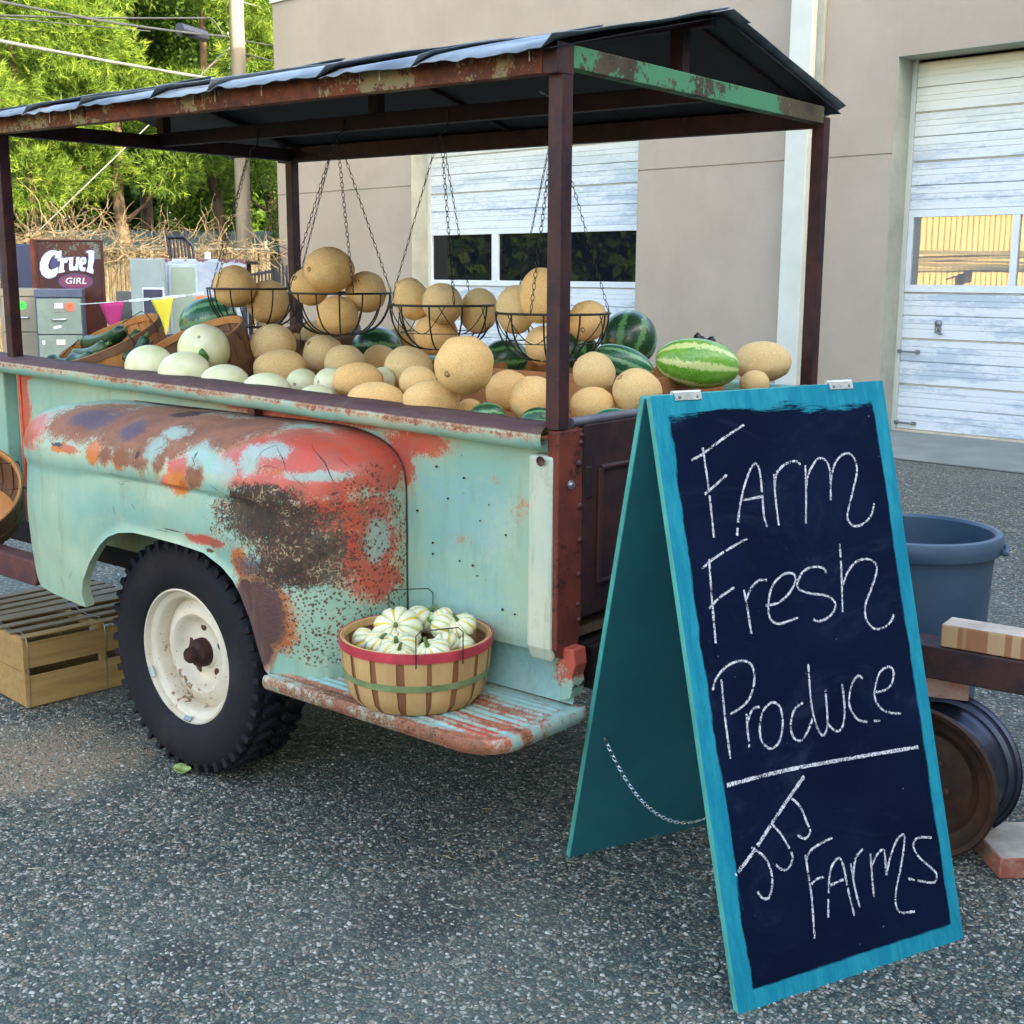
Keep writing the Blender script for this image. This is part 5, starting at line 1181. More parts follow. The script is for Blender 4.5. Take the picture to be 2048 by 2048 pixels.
for bx, by, bz, R0, lb, cang, scal, apz in HB:
    e = empty('hanging_basket', (bx, by, bz), (0, 0, 0), lb, 'hanging basket', 'wire baskets hung under the tin roof')
    phi0 = math.atan2(rx.y, rx.x)
    cir = lambda r, z, n=40: [(r * math.cos(2 * math.pi * k / n), r * math.sin(2 * math.pi * k / n), z) for k in range(n)]
    MB().tube(cir(R0, 0), .0036, 7, closed=True).build('rim', BW, e, smooth=60)
    D_ = .138
    MB().tube(cir(.045, -D_), .0022, 6, closed=True).build('bottom_ring', BW, e, smooth=60)
    if scal: MB().tube(cir(R0 * .80, -D_ * .62), .0016, 6, closed=True).build('middle_ring', BW, e, smooth=60)
    for k in range(14 if not scal else 10):
        a = 2 * math.pi * (k + .3) / (14 if not scal else 10)
        pts = [((.045 + (R0 - .045) * math.cos(q) ** .9) * math.cos(a), (.045 + (R0 - .045) * math.cos(q) ** .9) * math.sin(a), -D_ * math.sin(q)) for q in [math.pi / 2 * i / 8 for i in range(9)]]
        MB().tube(pts, .0028, 5).build('rib', BW, e, smooth=60)
    if scal:
        for k in range(7):
            a0 = 2 * math.pi * k / 7; pts = []
            for i in range(13):
                u = i / 12; a = a0 + u * 2 * math.pi / 7 * 1.15; dpt = math.sin(u * math.pi)
                q = math.asin(min(1, dpt * .62)); r = .045 + (R0 - .045) * math.cos(q) ** .9
                pts.append((r * math.cos(a), r * math.sin(a), -D_ * math.sin(q)))
            MB().tube(pts, .0016, 5).build('scallop_wire', BW, e, smooth=60)
    ap = Vector((0, .055 * 0, apz - bz))
    for a in cang:
        aa_ = a + phi0; p = Vector((R0 * math.cos(aa_), R0 * math.sin(aa_), 0))
        top_ = ap + Vector((math.cos(aa_) * .012, math.sin(aa_) * .012, -.004))
        d_ = (top_ - p).normalized()
        MB().tube([p, p + d_ * .022 + Vector((.004, 0, 0)), p + d_ * .042, p + d_ * .022 - Vector((.004, 0, 0)), p], .0013, 5).build('chain_hook', BW, e, smooth=60)
        chain(top_, p + d_ * .04, 'chain', CHM, e)
    hk = [ap, ap + Vector((0, 0, .02)), ap + Vector((0, .03, .04)), Vector((0, .035, 1.99 - bz)), Vector((0, .055, 2.006 - bz)), Vector((0, .078, 1.99 - bz)), Vector((0, .078, 1.965 - bz))]
    MB().tube(catmull(hk, 4), .0022, 6).build('hook', BW, e, smooth=60)
# ---------------------------------------------------------------- sandwich board
BO, BU, BV, BN = Vector(BOARD['BL']), Vector(BOARD['U']), Vector(BOARD['V']), Vector(BOARD['N'])
SG = empty('sandwich_board', BO, (0, 0, 0), 'turquoise wooden sandwich board with chalk writing standing before the tailgate', 'sign')
SG.rotation_mode = 'QUATERNION'; SG.rotation_quaternion = Matrix((BU, BV, BN)).transposed().to_quaternion()
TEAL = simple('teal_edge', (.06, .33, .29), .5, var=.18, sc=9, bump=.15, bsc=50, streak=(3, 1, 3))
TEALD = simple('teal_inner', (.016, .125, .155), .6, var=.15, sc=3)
(tlu, tlv), (tru, trv) = BOARD['TL'], BOARD['TR']; W_ = BOARD['W']
quad = [Vector((0, 0, 0)), Vector((W_, 0, 0)), Vector((tru, trv, 0)), Vector((tlu, tlv, 0))]
MB().prism([p + Vector((0, 0, -.019)) for p in quad], (0, 0, .0175)).build('front_panel', TEAL, SG, bevel=.002)
# writing face: blackboard paint with brushed turquoise border
t = MT('board_face', .5, 0, .06)
s_ = t.sep(t.obj); u_, v_ = s_[0], s_[1]
bn1 = t.math('SUBTRACT', t.noise(26, 5, .75, vec=t.map(scale=(1, .16, 1))), .5)      # brush strokes along the height
bn2 = t.math('SUBTRACT', t.noise(26, 5, .75, vec=t.map(scale=(.16, 1, 1))), .5)
bl = t.math('ADD', .042, t.math('MULTIPLY', v_, .012))
dl = t.math('SUBTRACT', u_, bl)
dr = t.math('SUBTRACT', t.math('ADD', .618, t.math('MULTIPLY', v_, .0285)), u_)
db = t.math('SUBTRACT', v_, .038); dt = t.math('SUBTRACT', 1.262, v_)
ml = t.thr(t.math('ADD', dl, t.math('MULTIPLY', bn1, .042)), -.002, .004)
mr = t.thr(t.math('ADD', dr, t.math('MULTIPLY', bn1, .026)), -.002, .004)
mb_ = t.thr(t.math('ADD', db, t.math('MULTIPLY', bn2, .022)), -.002, .004)
mt_ = t.thr(t.math('ADD', dt, t.math('MULTIPLY', bn2, .11)), -.006, .008)
msk = t.math('MULTIPLY', t.math('MULTIPLY', ml, mr), t.math('MULTIPLY', mb_, mt_))
blu = t.mix(t.thr(bn1, -.1, .12), (.012, .215, .31), (.025, .29, .37)); blu = t.mix(t.math('MULTIPLY', t.thr(t.noise(50, 5, .8, vec=t.map(scale=(1, .25, 1))), .60, .72), .7), blu, (.015, .06, .11))
nav = t.mix(t.thr(t.noise(3, 5, .6), .35, .7), (.002, .006, .022), (.004, .010, .034)); nav = t.mix(t.math('MULTIPLY', t.thr(t.noise(5, 6, .75, vec=t.map(scale=(.7, 1.3, 1), rot=(0, 0, .5)), dist=1.2), .50, .78), .40), nav, (.035, .05, .09))
fl_ = t.thr(t.vor(34), .075, .045); nav = t.mix(t.math('MULTIPLY', fl_, t.thr(t.noise(4, 3), .50, .60)), nav, (.22, .24, .20))
t.col(t.mix(msk, blu, nav)); t.rough(t.math('ADD', .45, t.math('MULTIPLY', msk, .35))); t.bump(bn1, .25, .002)
MB().prism([p + Vector((0, 0, -.0014)) for p in quad], (0, 0, .0014)).build('writing_face', t.m, SG)
# chalk strokes
t = MT('chalk', .9); n_ = t.math('ADD', t.noise(330, 3, .8), t.math('MULTIPLY', t.noise(45, 3, .7), .22)); al = t.thr(t.math('ADD', n_, t.math('MULTIPLY', t.math('SUBTRACT', t.attr('press'), 1), .38)), .44, .60)
tr_ = t.n('BsdfTransparent'); mxs = t.n('MixShader'); t.L(al, mxs.inputs[0]); t.L(tr_.outputs[0], mxs.inputs[1]); t.L(t.b.outputs[0], mxs.inputs[2])
t.L(mxs.outputs[0], t.t.nodes['Material Output'].inputs[0]); t.col((.74, .77, .80)); CHALK = t.m
cm_ = MB(); EDG = []; rs = random.Random(4)
for w_, pts in STROKES:
    P_ = catmull([Vector((a, b, 0)) for a, b in pts], 10) if len(pts) > 2 else [Vector((pts[0][0], pts[0][1], 0)).lerp(Vector((pts[1][0], pts[1][1], 0)), i / 14) for i in range(15)]
    ph = rs.uniform(0, 9); pr_ = 1
    prev = None; gap = 0
    for i in range(len(P_)):
        d_ = (P_[min(i + 1, len(P_) - 1)] - P_[max(i - 1, 0)])
        if d_.length < 1e-7: continue
        d_.normalize(); nn = Vector((-d_.y, d_.x, 0)); ww = w_ * (.70 + .20 * mnoise.noise(Vector((i * .5 + ph, ph, 0))) + .12 * rs.random())
        ww *= 1.35; cur = [P_[i] + nn * ww * k_ + Vector((0, 0, .0006)) for k_ in (1, .55, -.55, -1)]
        if prev and not (rs.random() < .03):
            cm_.add(prev + cur, [(0, 1, 5, 4), (1, 2, 6, 5), (2, 3, 7, 6)]); EDG += [0, pr_, pr_, 0] * 2
        prev = cur; pr_ = .82 + .3 * mnoise.noise(Vector((i * .22 + ph, 3, 0)))
chw = cm_.build('chalk_writing', CHALK, SG)
setattr_f(chw.data, 'press', EDG)
# rear panel, in the board's own frame
inv = SG.rotation_quaternion.inverted()
def toB(p): return inv @ (Vector(p) - BO)
RB0 = Vector((-.0584, .1304, 0)); RB1 = RB0 + BU * W_; RT0 = Vector((.2655, -.060, 1.246)); RT1 = BO + BU * (tru - .012) + BV * trv + BN * -.024 + Vector((-.012, .004, .004))
RT0 = BO + BU * (tlu) + BV * tlv - BN * .024 + Vector((-.016, .006, .006)); 
quadr = [toB(p) for p in (RB0, RB1, RT1, RT0)]
nr = (quadr[1] - quadr[0]).cross(quadr[3] - quadr[0]).normalized()
MB().prism(quadr, nr * .016).build('rear_panel', TEAL, SG, bevel=.002)
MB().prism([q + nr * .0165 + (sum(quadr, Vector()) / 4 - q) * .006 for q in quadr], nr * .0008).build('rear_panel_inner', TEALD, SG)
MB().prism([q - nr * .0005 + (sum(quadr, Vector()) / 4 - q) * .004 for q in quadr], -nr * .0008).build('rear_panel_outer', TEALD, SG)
CHR = simple('hinge_plate', (.62, .66, .62), .28, .6, var=.15, sc=40)
for hu in (.118, .562):
    hv = tlv + (trv - tlv) * (hu / .69); h_ = MB(); h_.tube([(hu - .038, hv + .004, -.006), (hu + .038, hv + .004, -.006)], .0055, 10)
    h_.bb(hu - .036, hu + .036, hv - .014, hv + .0015, .0008, .0022); h_.bb(hu - .036, hu + .036, hv + .001, hv + .003, -.030, .001)
    h_.build('hinge', CHR, SG, smooth=40)
    sc_ = MB()
    for du in (-.024, .024): sc_.lathe([(0, .0035), (.0035, .003), (.004, .0022)], 8, (hu + du, hv - .007, 0))
    sc_.build('hinge_screws', STEEL, SG, kind='stuff')
p0_ = toB((.0568, .1174, .364)) + nr * .018; p1_ = Vector((.012, .40, -.020))
chain(p0_, p1_, 'stay_chain', simple('chain_steel', (.62, .65, .66), .25, .9), SG, link_l=.0155, w_=.0042, r=.0011)
CHN = [o for o in SG.children if o.name.startswith('stay_chain')][0]
me = CHN.data; Pc = co_of(me); dn = inv @ Vector((0, 0, -1)); L0 = (p1_ - p0_)
tt = np.clip(((Pc - np.array(p0_)) @ np.array(L0)) / L0.length_squared, 0, 1); Pc = Pc + np.outer(4 * tt * (1 - tt) * .085, np.array(dn)); me.vertices.foreach_set('co', Pc.astype(np.float32).ravel())
MB().lathe([(0, .006), (.004, .005), (.005, 0)], 8, p0_ - nr * .001, nr).build('screw_eye', STEEL, SG)
# ---------------------------------------------------------------- tub, bricks, bench and wheel rim at the right
TUB = MT('tub_plastic', .45)
n_ = TUB.noise(3, 5, .6); TUB.col(TUB.mix(TUB.thr(n_, .3, .7), (.040, .080, .135), (.065, .115, .17))); TUB.bump(TUB.noise(60, 3), .08, .004)
tubc = Vector((.345, 1.345, 0))
tb = empty('plastic_tub', tubc, (0, 0, 0), 'round blue-grey plastic tub standing behind the chalkboard', 'tub')
R0 = .255
MB().lathe([(0, .01), (.195, .01), (.200, .0), (.210, .02), (.222, .30), (.226, .31), (.234, .315), (.246, .60), (.250, .62), (.250, .628), (.268, .632), (.272, .645), (.272, .672), (.266, .682), (.250, .684), (.243, .676), (.240, .60), (.225, .32), (.205, .02), (0, .02)], 72).build('body', TUB.m, tb, smooth=35)
hd = MB(); hd.tube([(.268, -.05, .648), (.278, -.045, .64), (.281, 0, .634), (.278, .045, .64), (.268, .05, .648)], .008, 8); hd.build('handle', TUB.m, tb, smooth=60)
tb.rotation_euler = (0, 0, R_(15)); tb.scale = (.95, .95, 1.085)
t = MT('brick_red', .85); n_ = t.noise(5, 6, .7, vec=t.rmap()); f_ = t.noise(40, 4, .7)
c = t.mix(t.thr(n_, .35, .65), (.30, .085, .055), (.38, .13, .09)); zz = t.n('NewGeometry'); up_ = t.thr(t.sep(zz.outputs['Normal'])[2], .5, .9)
c = t.mix(t.math('MULTIPLY', t.thr(t.math('ADD', n_, t.math('MULTIPLY', f_, .3)), .55, .75), .6), c, (.42, .36, .28)); t.col(c); t.bump(f_, .5, .004)
BRK = t.m; GRT = simple('mortar_film', (.36, .33, .27), .9, var=.25, sc=14, bump=.4)
def brick(loc, rz, dims, label, top=True, name='brick'):
    e = MB().box((0, 0, dims[2] / 2), dims).build(name, BRK, bevel=.004); e.location = loc; e.rotation_euler = (0, 0, R_(rz)); tag(e, label, 'brick', 'red paving bricks under the bench')
    if top: MB().box((0, 0, dims[2] + .0006), (dims[0] - .008, dims[1] - .008, .0012)).build('mortar_film', GRT, e)
    return e
brick((.905, .905, 0), 41, (.30, .215, .055), 'red brick with cement smears lying on the ground under the wheel rim')
brick((.60, .865, .401), 20, (.20, .095, .062), 'red brick between the wheel rim and the dark bench beam', top=False)
RBR = rust_material('rim_rust', (.06, .028, .016), (.028, .016, .012), None, rough=.6, sc=10); RST = simple('rim_steel', (.055, .065, .095), .34, .8, var=.35, sc=6)
# rim stands upright on its tread edge
rmx = empty('wheel_rim', (.635, .80, .2), (0, 0, 0), 'bare rusty steel wheel rim standing on edge under the bench', 'wheel rim')
ax = Vector((-.02, -1, 0)).normalized()
rmx.location = Vector((.645, .726, .203))
rf = [(.200, .0), (.203, .006), (.198, .012), (.188, .008), (.182, -.006), (.172, -.012), (.170, -.05), (.160, -.07), (.160, -.095), (.170, -.112), (.172, -.155), (.184, -.160), (.190, -.172), (.200, -.176), (.203, -.170)]
MB().lathe(rf, 72, (0, 0, 0), ax).build('rim', RST, rmx, smooth=35, solid=.003)
MB().lathe([(.2035, .004), (.2045, .008), (.199, .014), (.188, .0105), (.181, -.003)], 72, (0, 0, 0), ax).build('front_lip', RBR, rmx, smooth=35)
MB().lathe([(.196, .0125), (.186, .0095), (.180, .001), (.165, -.006), (.150, -.012), (.140, -.030), (.120, -.042), (.09, -.036), (.06, -.030), (.03, -.030), (.0, -.030)], 72, (0, 0, 0), ax).build('wheel_disc', RBR, rmx, smooth=35)
for i in range(5):
    a = 2 * math.pi * i / 5 + .9; x_, y_, z_ = basis(ax); c_ = x_ * .062 * math.cos(a) + y_ * .062 * math.sin(a)
    MB().lathe([(0, -.026), (.009, -.027), (.010, -.033)], 10, c_, ax).build('stud_hole', BOLT if i != 2 else CHR, rmx)
# bench: dark steel beam with a block of wood on it
bd = Vector((.9975, .070, 0)).normalized()
ang_b = math.atan2(bd.y, bd.x)
bm = empty('bench_beam', (.60, .80, .463), (0, 0, ang_b), 'dark rusted steel beam of a low bench resting on a brick', 'beam')
MB().bb(-.25, 1.4, -.012, .10, 0, .088).build('beam', rust_material('beam3', (.055, .022, .022), (.022, .014, .018), None, rough=.5), bm, bevel=.004)
WBK = wood_material('block_wood', (.50, .33, .17), (.40, .22, .10), (12, 2, 2), sc=3, rough=.8)
t = MT('laminated_block', .8); s_ = t.sep(t.obj)
cx_ = t.n('CombineXYZ'); t.L(s_[0], cx_.inputs[0]); st_ = t.thr(t.noise(17, 1, .5, vec=cx_.outputs[0]), .49, .51); gr_ = t.noise(30, 5, .7, vec=t.map(scale=(1, 1, .3)))
c = t.mix(st_, (.50, .33, .17), (.34, .14, .06)); c = t.mix(t.math('MULTIPLY', gr_, .35), c, (.22, .13, .07)); ge = t.n('NewGeometry')
t.col(c); t.bump(gr_, .3, .002)
bk = MB().bb(0, .75, -.004, .085, 0, .058).build('wood_block', t.m, bevel=.003); bk.location = Vector((.612, .905, .5535)); bk.rotation_euler = (0, 0, ang_b)
bk.location = Vector((.60, .80, .5525)) + bd * .045 ; tag(bk, 'banded wood block lying on the dark steel beam', 'wood block')
MB().bb(.002, .748, -.002, .083, .0583, .0595).build('dusty_top', simple('dusty_wood', (.50, .42, .33), .9, var=.2, sc=8, bump=.3), bk)
# ---------------------------------------------------------------- wooden crate at the left
SLT = wood_material('slat_wood', (.42, .28, .10), (.30, .185, .06), (1, 10, 10), sc=4)
SLG = wood_material('slat_grey', (.25, .20, .11), (.18, .15, .085), (1, 10, 10), sc=4)
cr = empty('slatted_crate', (-2.164, -.191, 0), (0, 0, R_(90 - 5.4)), 'wire-bound slatted wooden crate on the ground behind the wheel', 'crate')
Lc, Wc, Hc_ = .58, .33, .258
for (z0, z1) in ((.006, .118), (.146, .238)):
    MB().bb(0.002, Lc, -.006, 0.0, z0, z1).build('slat', SLT, cr, bevel=.001)
    MB().bb(0.002, Lc, Wc, Wc + .006, z0, z1).build('slat', SLT, cr, bevel=.001)
for i, (y0, y1) in enumerate(((-.002, .038), (.086, .124), (.172, .210), (.262, .328))):
    MB().bb(.0, Lc, y0, y1, Hc_ - .005 , Hc_ + .001).build('slat', SLG if i else SLT, cr, bevel=.001)
for x in (.006, Lc / 2, Lc - .024):
    for (y0, y1, z0, z1) in ((.001, .022, .007, Hc_ - .006), (Wc - .022, Wc - .001, .007, Hc_ - .006), (.023, Wc - .023, .007, .030), (.023, Wc - .023, Hc_ - .03, Hc_ - .006)):
        MB().bb(x, x + .018, y0, y1, z0, z1).build('cleat', SLT, cr, bevel=.001)
for i, (z0, z1) in enumerate(((.030, .128), (.130, .228))):
    MB().bb(.0075, .012, .0225, Wc - .0225, z0, z1).build('end_board', SLT, cr)
for x in (.015, Lc * .52, Lc - .015):
    pts = [(x, -.008, .001), (x + .003, -.0085, .12), (x, -.008, Hc_ + .002), (x + .002, .12, Hc_ + .004), (x, Wc + .008, Hc_ + .002), (x, Wc + .008, .001)]
    MB().tube(catmull(pts, 3), .0012, 5).build('binding_wire', STEEL, cr, smooth=60)
cr2 = empty('slatted_crate', (-2.50, -.16, 0), (0, 0, R_(90 - 2)), 'second wooden crate cut by the left edge of the picture', 'crate')
for (z0, z1) in ((.006, .118), (.146, .25)):
    MB().bb(0.002, .6, -.006, 0.0, z0, z1).build('slat', SLT, cr2, bevel=.001); MB().bb(0.002, .6, .3, .306, z0, z1).build('slat', SLT, cr2, bevel=.001)
    MB().bb(-.006, .0, 0, .3, z0, z1).build('end_board', SLT, cr2, bevel=.001)
for i in range(4): MB().bb(0, .6, .003 + i * .077, .050 + i * .077, .252, .258).build('slat', SLG, cr2, bevel=.001)
# ================================================================ YARD BEHIND THE STAND
YF = Vector((-.6334, .7741, 0)).normalized(); YR = Vector((.7735, .6338, 0)).normalized()
Y0 = Vector((CAM.x, CAM.y, 0)); YA = math.atan2(YR.y, YR.x)
def yd(d, s, z=0): return Y0 + YF * d + YR * s + Vector((0, 0, z))
# ---------------- reed-slatted chain-link fence
REED = simple('reed_slat', (.15, .112, .055), .75, var=.45, sc=12, streak=(3, 3, .5)); REED2 = simple('reed_slat_pale', (.24, .185, .10), .75, var=.3, sc=9)
fe = empty('reed_fence', yd(18.6, -14.5), (0, 0, YA), 'tan reed-slatted chain-link fence closing the back of the yard', 'fence')
rs = random.Random(5); ma = MB(); mb2 = MB(); x = 0
while x < 10.95:
    m = ma if rs.random() < .7 else mb2
    h = 1.80 + rs.uniform(-.02, .035); tl = rs.uniform(-.012, .012)
    m.prism([Vector((x, rs.uniform(-.006, .006), .05)), Vector((x + .023, rs.uniform(-.004, .004), .05)), Vector((x + .023 + tl, 0, h)), Vector((x + .004 + tl, 0, h + .01))], (0, .006, 0)); x += .030
ma.build('slats', REED, fe, kind='stuff'); mb2.build('slats', REED2, fe, kind='stuff')
GAL = simple('galvanised', (.30, .31, .29), .45, .6)
wm = MB(); x = 0
while x < 10.9:
    for z0 in np.arange(.1, 1.75, .16):
        wm.add([(x, -.012, z0), (x + .004, -.012, z0), (x + .084, -.012, z0 + .08), (x + .080, -.012, z0 + .08)], [(0, 1, 2, 3)]); wm.add([(x + .080, -.013, z0 + .08), (x + .084, -.013, z0 + .08), (x + .004, -.013, z0 + .16), (x, -.013, z0 + .16)], [(0, 1, 2, 3)])
        
    x += .08
wm.build('wire_mesh', GAL, fe, kind='stuff')
for x in (1.0, 3.6, 6.2, 8.8, 10.9): MB().tube([(x, .04, 0), (x, .04, 1.92)], .03, 8).build('post', GAL, fe, smooth=50)
MB().tube([(0, .03, 1.80), (10.95, .03, 1.80)], .02, 8).build('top_rail', GAL, fe, smooth=50)
# ---------------- leafless vine tangled over the fence
VINE = simple('dry_vine', (.15, .115, .065), .85, var=.5, sc=5)
rs = random.Random(21); vm = MB()
def twig(p, d, L, r, n=6, w=.5):
    pts = [Vector(p)]; d = Vector(d).normalized()
    for i in range(n):
        d = (d + Vector((rs.uniform(-w, w), rs.uniform(-w, w) * .6, rs.uniform(-w, w)))).normalized(); pts.append(pts[-1] + d * (L / n))
    vm.tube(pts, r, 3, caps=False, r1=r * .35); return pts
for i in range(1500):
    s = -13.5 + 10.3 * rs.random()
    dens = 1 if s < -6.1 else (.45 if s < -5.0 else .38)
    if rs.random() > dens: continue
    z = 1.72 + abs(rs.gauss(0, .16 if s < -6 else .08))
    p = (s, rs.uniform(-.35, .25), z)
    pts = twig(p, (rs.uniform(-1, 1), rs.uniform(-.3, .3), rs.gauss(.0, .16)), rs.uniform(.4, 1.1), rs.uniform(.004, .010), 8, .6)
    if rs.random() < .22:
        q = rs.choice(pts); pt2 = twig(q, (rs.uniform(-.6, .6), 0, 1), rs.uniform(.15, .45), .005, 6, .6)
        for k in range(2):
            q = rs.choice(pt2[2:]); twig(q, (rs.uniform(-1, 1), 0, rs.uniform(-.1, 1)), rs.uniform(.08, .22), .004, 3, .6)
for i in range(26):    # runners hanging down in front of the slats
    s = rs.uniform(-7.6, -5.2); twig((s, -.1, 1.8), (rs.uniform(-.6, .6), -.1, -1), rs.uniform(.4, 1.3), .007, 8, .35)
vo = vm.build('dry_vine', VINE); vo.location = yd(18.6, 0); vo.rotation_euler = (0, 0, YA); tag(vo, 'leafless dry vine tangled along the top of the reed fence', 'vine')
# ---------------- trees
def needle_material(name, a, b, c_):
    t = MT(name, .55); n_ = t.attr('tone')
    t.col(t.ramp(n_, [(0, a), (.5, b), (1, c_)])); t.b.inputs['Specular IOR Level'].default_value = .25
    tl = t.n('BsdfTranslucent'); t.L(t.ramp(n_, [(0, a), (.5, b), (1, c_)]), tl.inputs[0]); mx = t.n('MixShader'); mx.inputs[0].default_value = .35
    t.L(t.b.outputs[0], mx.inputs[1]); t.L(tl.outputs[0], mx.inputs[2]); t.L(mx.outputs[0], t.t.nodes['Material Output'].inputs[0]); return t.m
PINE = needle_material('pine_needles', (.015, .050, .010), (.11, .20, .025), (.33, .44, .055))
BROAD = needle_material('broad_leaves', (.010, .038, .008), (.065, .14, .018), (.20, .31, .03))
BARK = simple('bark', (.11, .075, .045), .9, var=.4, sc=9, bump=.5, bsc=20)
def crown_mesh(lobes, per, seed, ln, wd, broad=False, up=.25):
    r_ = np.random.RandomState(seed); V = []; F_ = []; T = []
    for (cx, cy, cz, R) in lobes:
        n = int(per * R * R / .5); d = r_.normal(size=(n, 3)); d /= np.linalg.norm(d, axis=1)[:, None]; d[:, 2] *= .8
        rad = R * r_.uniform(.55, 1.05, n) ** .6
        # a lobe is ragged: several finger-like shoots
        bumps = 1 + .28 * np.sin(d[:, 0] * 5 + cx * 3) * np.sin(d[:, 1] * 6 + cy) * np.sin(d[:, 2] * 5 + cz * 2)
        tip = np.array([cx, cy, cz]) + d * (rad * bumps)[:, None]
        k = 5 if broad else 9
        tone = np.clip(.25 + .55 * (rad / R) ** 3 * (.6 + .4 * r_.rand(n)) + .12 * r_.normal(size=n), 0, 1)  # leaf colour darkens deep in each lobe, painting in the inner shade
        for j in range(k):
            if broad:
                dr = r_.normal(size=(n, 3)); dr /= np.linalg.norm(dr, axis=1)[:, None]; base = tip + r_.normal(size=(n, 3)) * .10
            else:
                dr = d + r_.normal(size=(n, 3)) * .55 + np.array([0, 0, up]); dr /= np.linalg.norm(dr, axis=1)[:, None]; base = tip
            sd = np.cross(dr, r_.normal(size=(n, 3))); sd /= np.linalg.norm(sd, axis=1)[:, None]
            l_ = ln * r_.uniform(.6, 1.25, n)[:, None]; w_ = wd * r_.uniform(.7, 1.3, n)[:, None]
            if broad: q = np.stack([base, base + dr * l_ * .5 + sd * w_, base + dr * l_, base + dr * l_ * .5 - sd * w_], 1)
            else: q = np.stack([base - sd * w_ * .5, base + sd * w_ * .5, base + dr * l_], 1)
            V.append(q.reshape(-1, 3)); T.append(np.repeat(np.clip(tone + .08 * r_.normal(size=n), 0, 1), q.shape[1]))
    V = np.concatenate(V); T = np.concatenate(T); k = 4 if broad else 3; nf = len(V) // k
    me = bpy.data.meshes.new('crown'); me.vertices.add(len(V)); me.vertices.foreach_set('co', V.astype(np.float32).ravel())
    me.loops.add(nf * k); me.loops.foreach_set('vertex_index', np.arange(nf * k, dtype=np.int32)); me.polygons.add(nf)
    me.polygons.foreach_set('loop_start', (np.arange(nf) * k).astype(np.int32)); me.polygons.foreach_set('loop_total', np.full(nf, k, np.int32)); me.update()
    setattr_f(me, 'tone', T); return me
def tree(d, s, H, cr, z0, seed, label, broad=False, nl=17, lean=0, per=620, tr=.10, mat=None):
    e = empty('broadleaf_tree' if broad else 'pine_tree', yd(d, s), (0, 0, YA), label, 'tree', 'trees behind the fence')
    r_ = random.Random(seed); lobes = []
    for i in range(nl):
        f_ = (i + .5) / nl; z = z0 + (H - z0) * f_; w_ = cr * (1 - .55 * f_ ** 2) * (.75 + .3 * r_.random())
        a = r_.uniform(0, 6.28) if i % 3 else r_.uniform(3.6, 5.8)
        q = w_ * math.sqrt(r_.uniform(.15, 1))
        lobes.append((math.cos(a) * q, math.sin(a) * q * .8, z, r_.uniform(.40, .80) * (cr / 1.8) ** .5))
    me = crown_mesh(lobes, per, seed, .155 if not broad else .10, .0135 if not broad else .034, broad)
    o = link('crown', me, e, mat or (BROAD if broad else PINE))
    pts = [Vector((0, 0, 0))]
    for i in range(1, 9): pts.append(Vector((lean * i / 8 + r_.uniform(-.06, .06), r_.uniform(-.05, .05), H * .9 * i / 8)))
    MB().tube(catmull(pts, 3), tr, 9, r1=tr * .25).build('trunk', BARK, e, smooth=60)
    for i in range(7):
        l = lobes[r_.randrange(len(lobes))]; b = Vector((lean * l[2] / H, 0, max(1.2, l[2] - .8)))
        MB().tube([b, (b + Vector(l[:3])) / 2 + Vector((0, 0, -.1)), Vector(l[:3])], tr * .35, 5, r1=.012).build('limb', BARK, e, smooth=60)
    return e
tree(21.5, -6.35, 8.2, 1.7, 2.9, 1, 'pine with a pale crooked trunk left of the utility pole', lean=-.5, tr=.13)
tree(22.5, -5.05, 8.4, 1.5, 3.0, 2, 'pine whose dark trunk stands close to the utility pole', lean=-.35, tr=.12)
tree(21.0, -7.6, 8.0, 1.6, 2.7, 3, 'pine behind the fence left of the pale crooked trunk', lean=-.6, tr=.09)
tree(20.5, -9.0, 8.4, 1.9, 2.5, 4, 'bright pine at the left edge of the picture behind the vine', tr=.12, nl=30)
tree(23.5, -4.2, 8.8, 1.4, 2.2, 5, 'pine between the utility pole and the warehouse corner', tr=.12)
tree(26.5, -7.6, 10, 2.3, 3.6, 6, 'dark broadleaf tree rising behind the pines', True, nl=40, per=300, tr=.16)
tree(25.5, -10.6, 10, 2.3, 2.4, 7, 'tall pine behind the leftmost one', nl=34, per=200, tr=.15)
tree(27.5, -5.2, 10, 2.2, 3.4, 8, 'second broadleaf tree seen above the pole wires', True, nl=36, per=280, tr=.15)
tree(24.5, -5.9, 3.4, .8, 1.7, 9, 'small bright shrub-like tree lit between the two trunks', True, nl=10, per=420, tr=.05, mat=PINE)
# the far wood behind everything
r9 = random.Random(8); lobes = [(r9.uniform(-12, 7), r9.uniform(-1.0, 1.5), r9.uniform(.6, 11), r9.uniform(.9, 1.6)) for _ in range(190)]
fw = link('far_wood', crown_mesh(lobes, 60, 77, .34, .13, True), None, BROAD); fw.location = yd(34, -8.5); fw.rotation_euler = (0, 0, YA); fw['kind'] = 'stuff'
# low grey shed roof beyond the fence
rf = empty('low_shed', yd(22.8, -5.6), (0, 0, YA + .06), 'low grey-green shed roof just above the fence', 'shed')
MB().bb(-2.6, 2.6, 0, 2.0, 0, 1.95).build('wall', simple('shed_wall', (.13, .12, .10), .8), rf)
rr_ = MB(); rr_.prism([Vector((-2.8, -.25, 1.90)), Vector((-2.8, 1.0, 2.22)), Vector((-2.8, 2.2, 2.0)), Vector((-2.8, 2.2, 1.92)), Vector((-2.8, 1.0, 2.14)), Vector((-2.8, -.25, 1.84))], (5.6, 0, 0)); rr_.build('roof', simple('shed_roof', (.14, .19, .17), .7), rf)
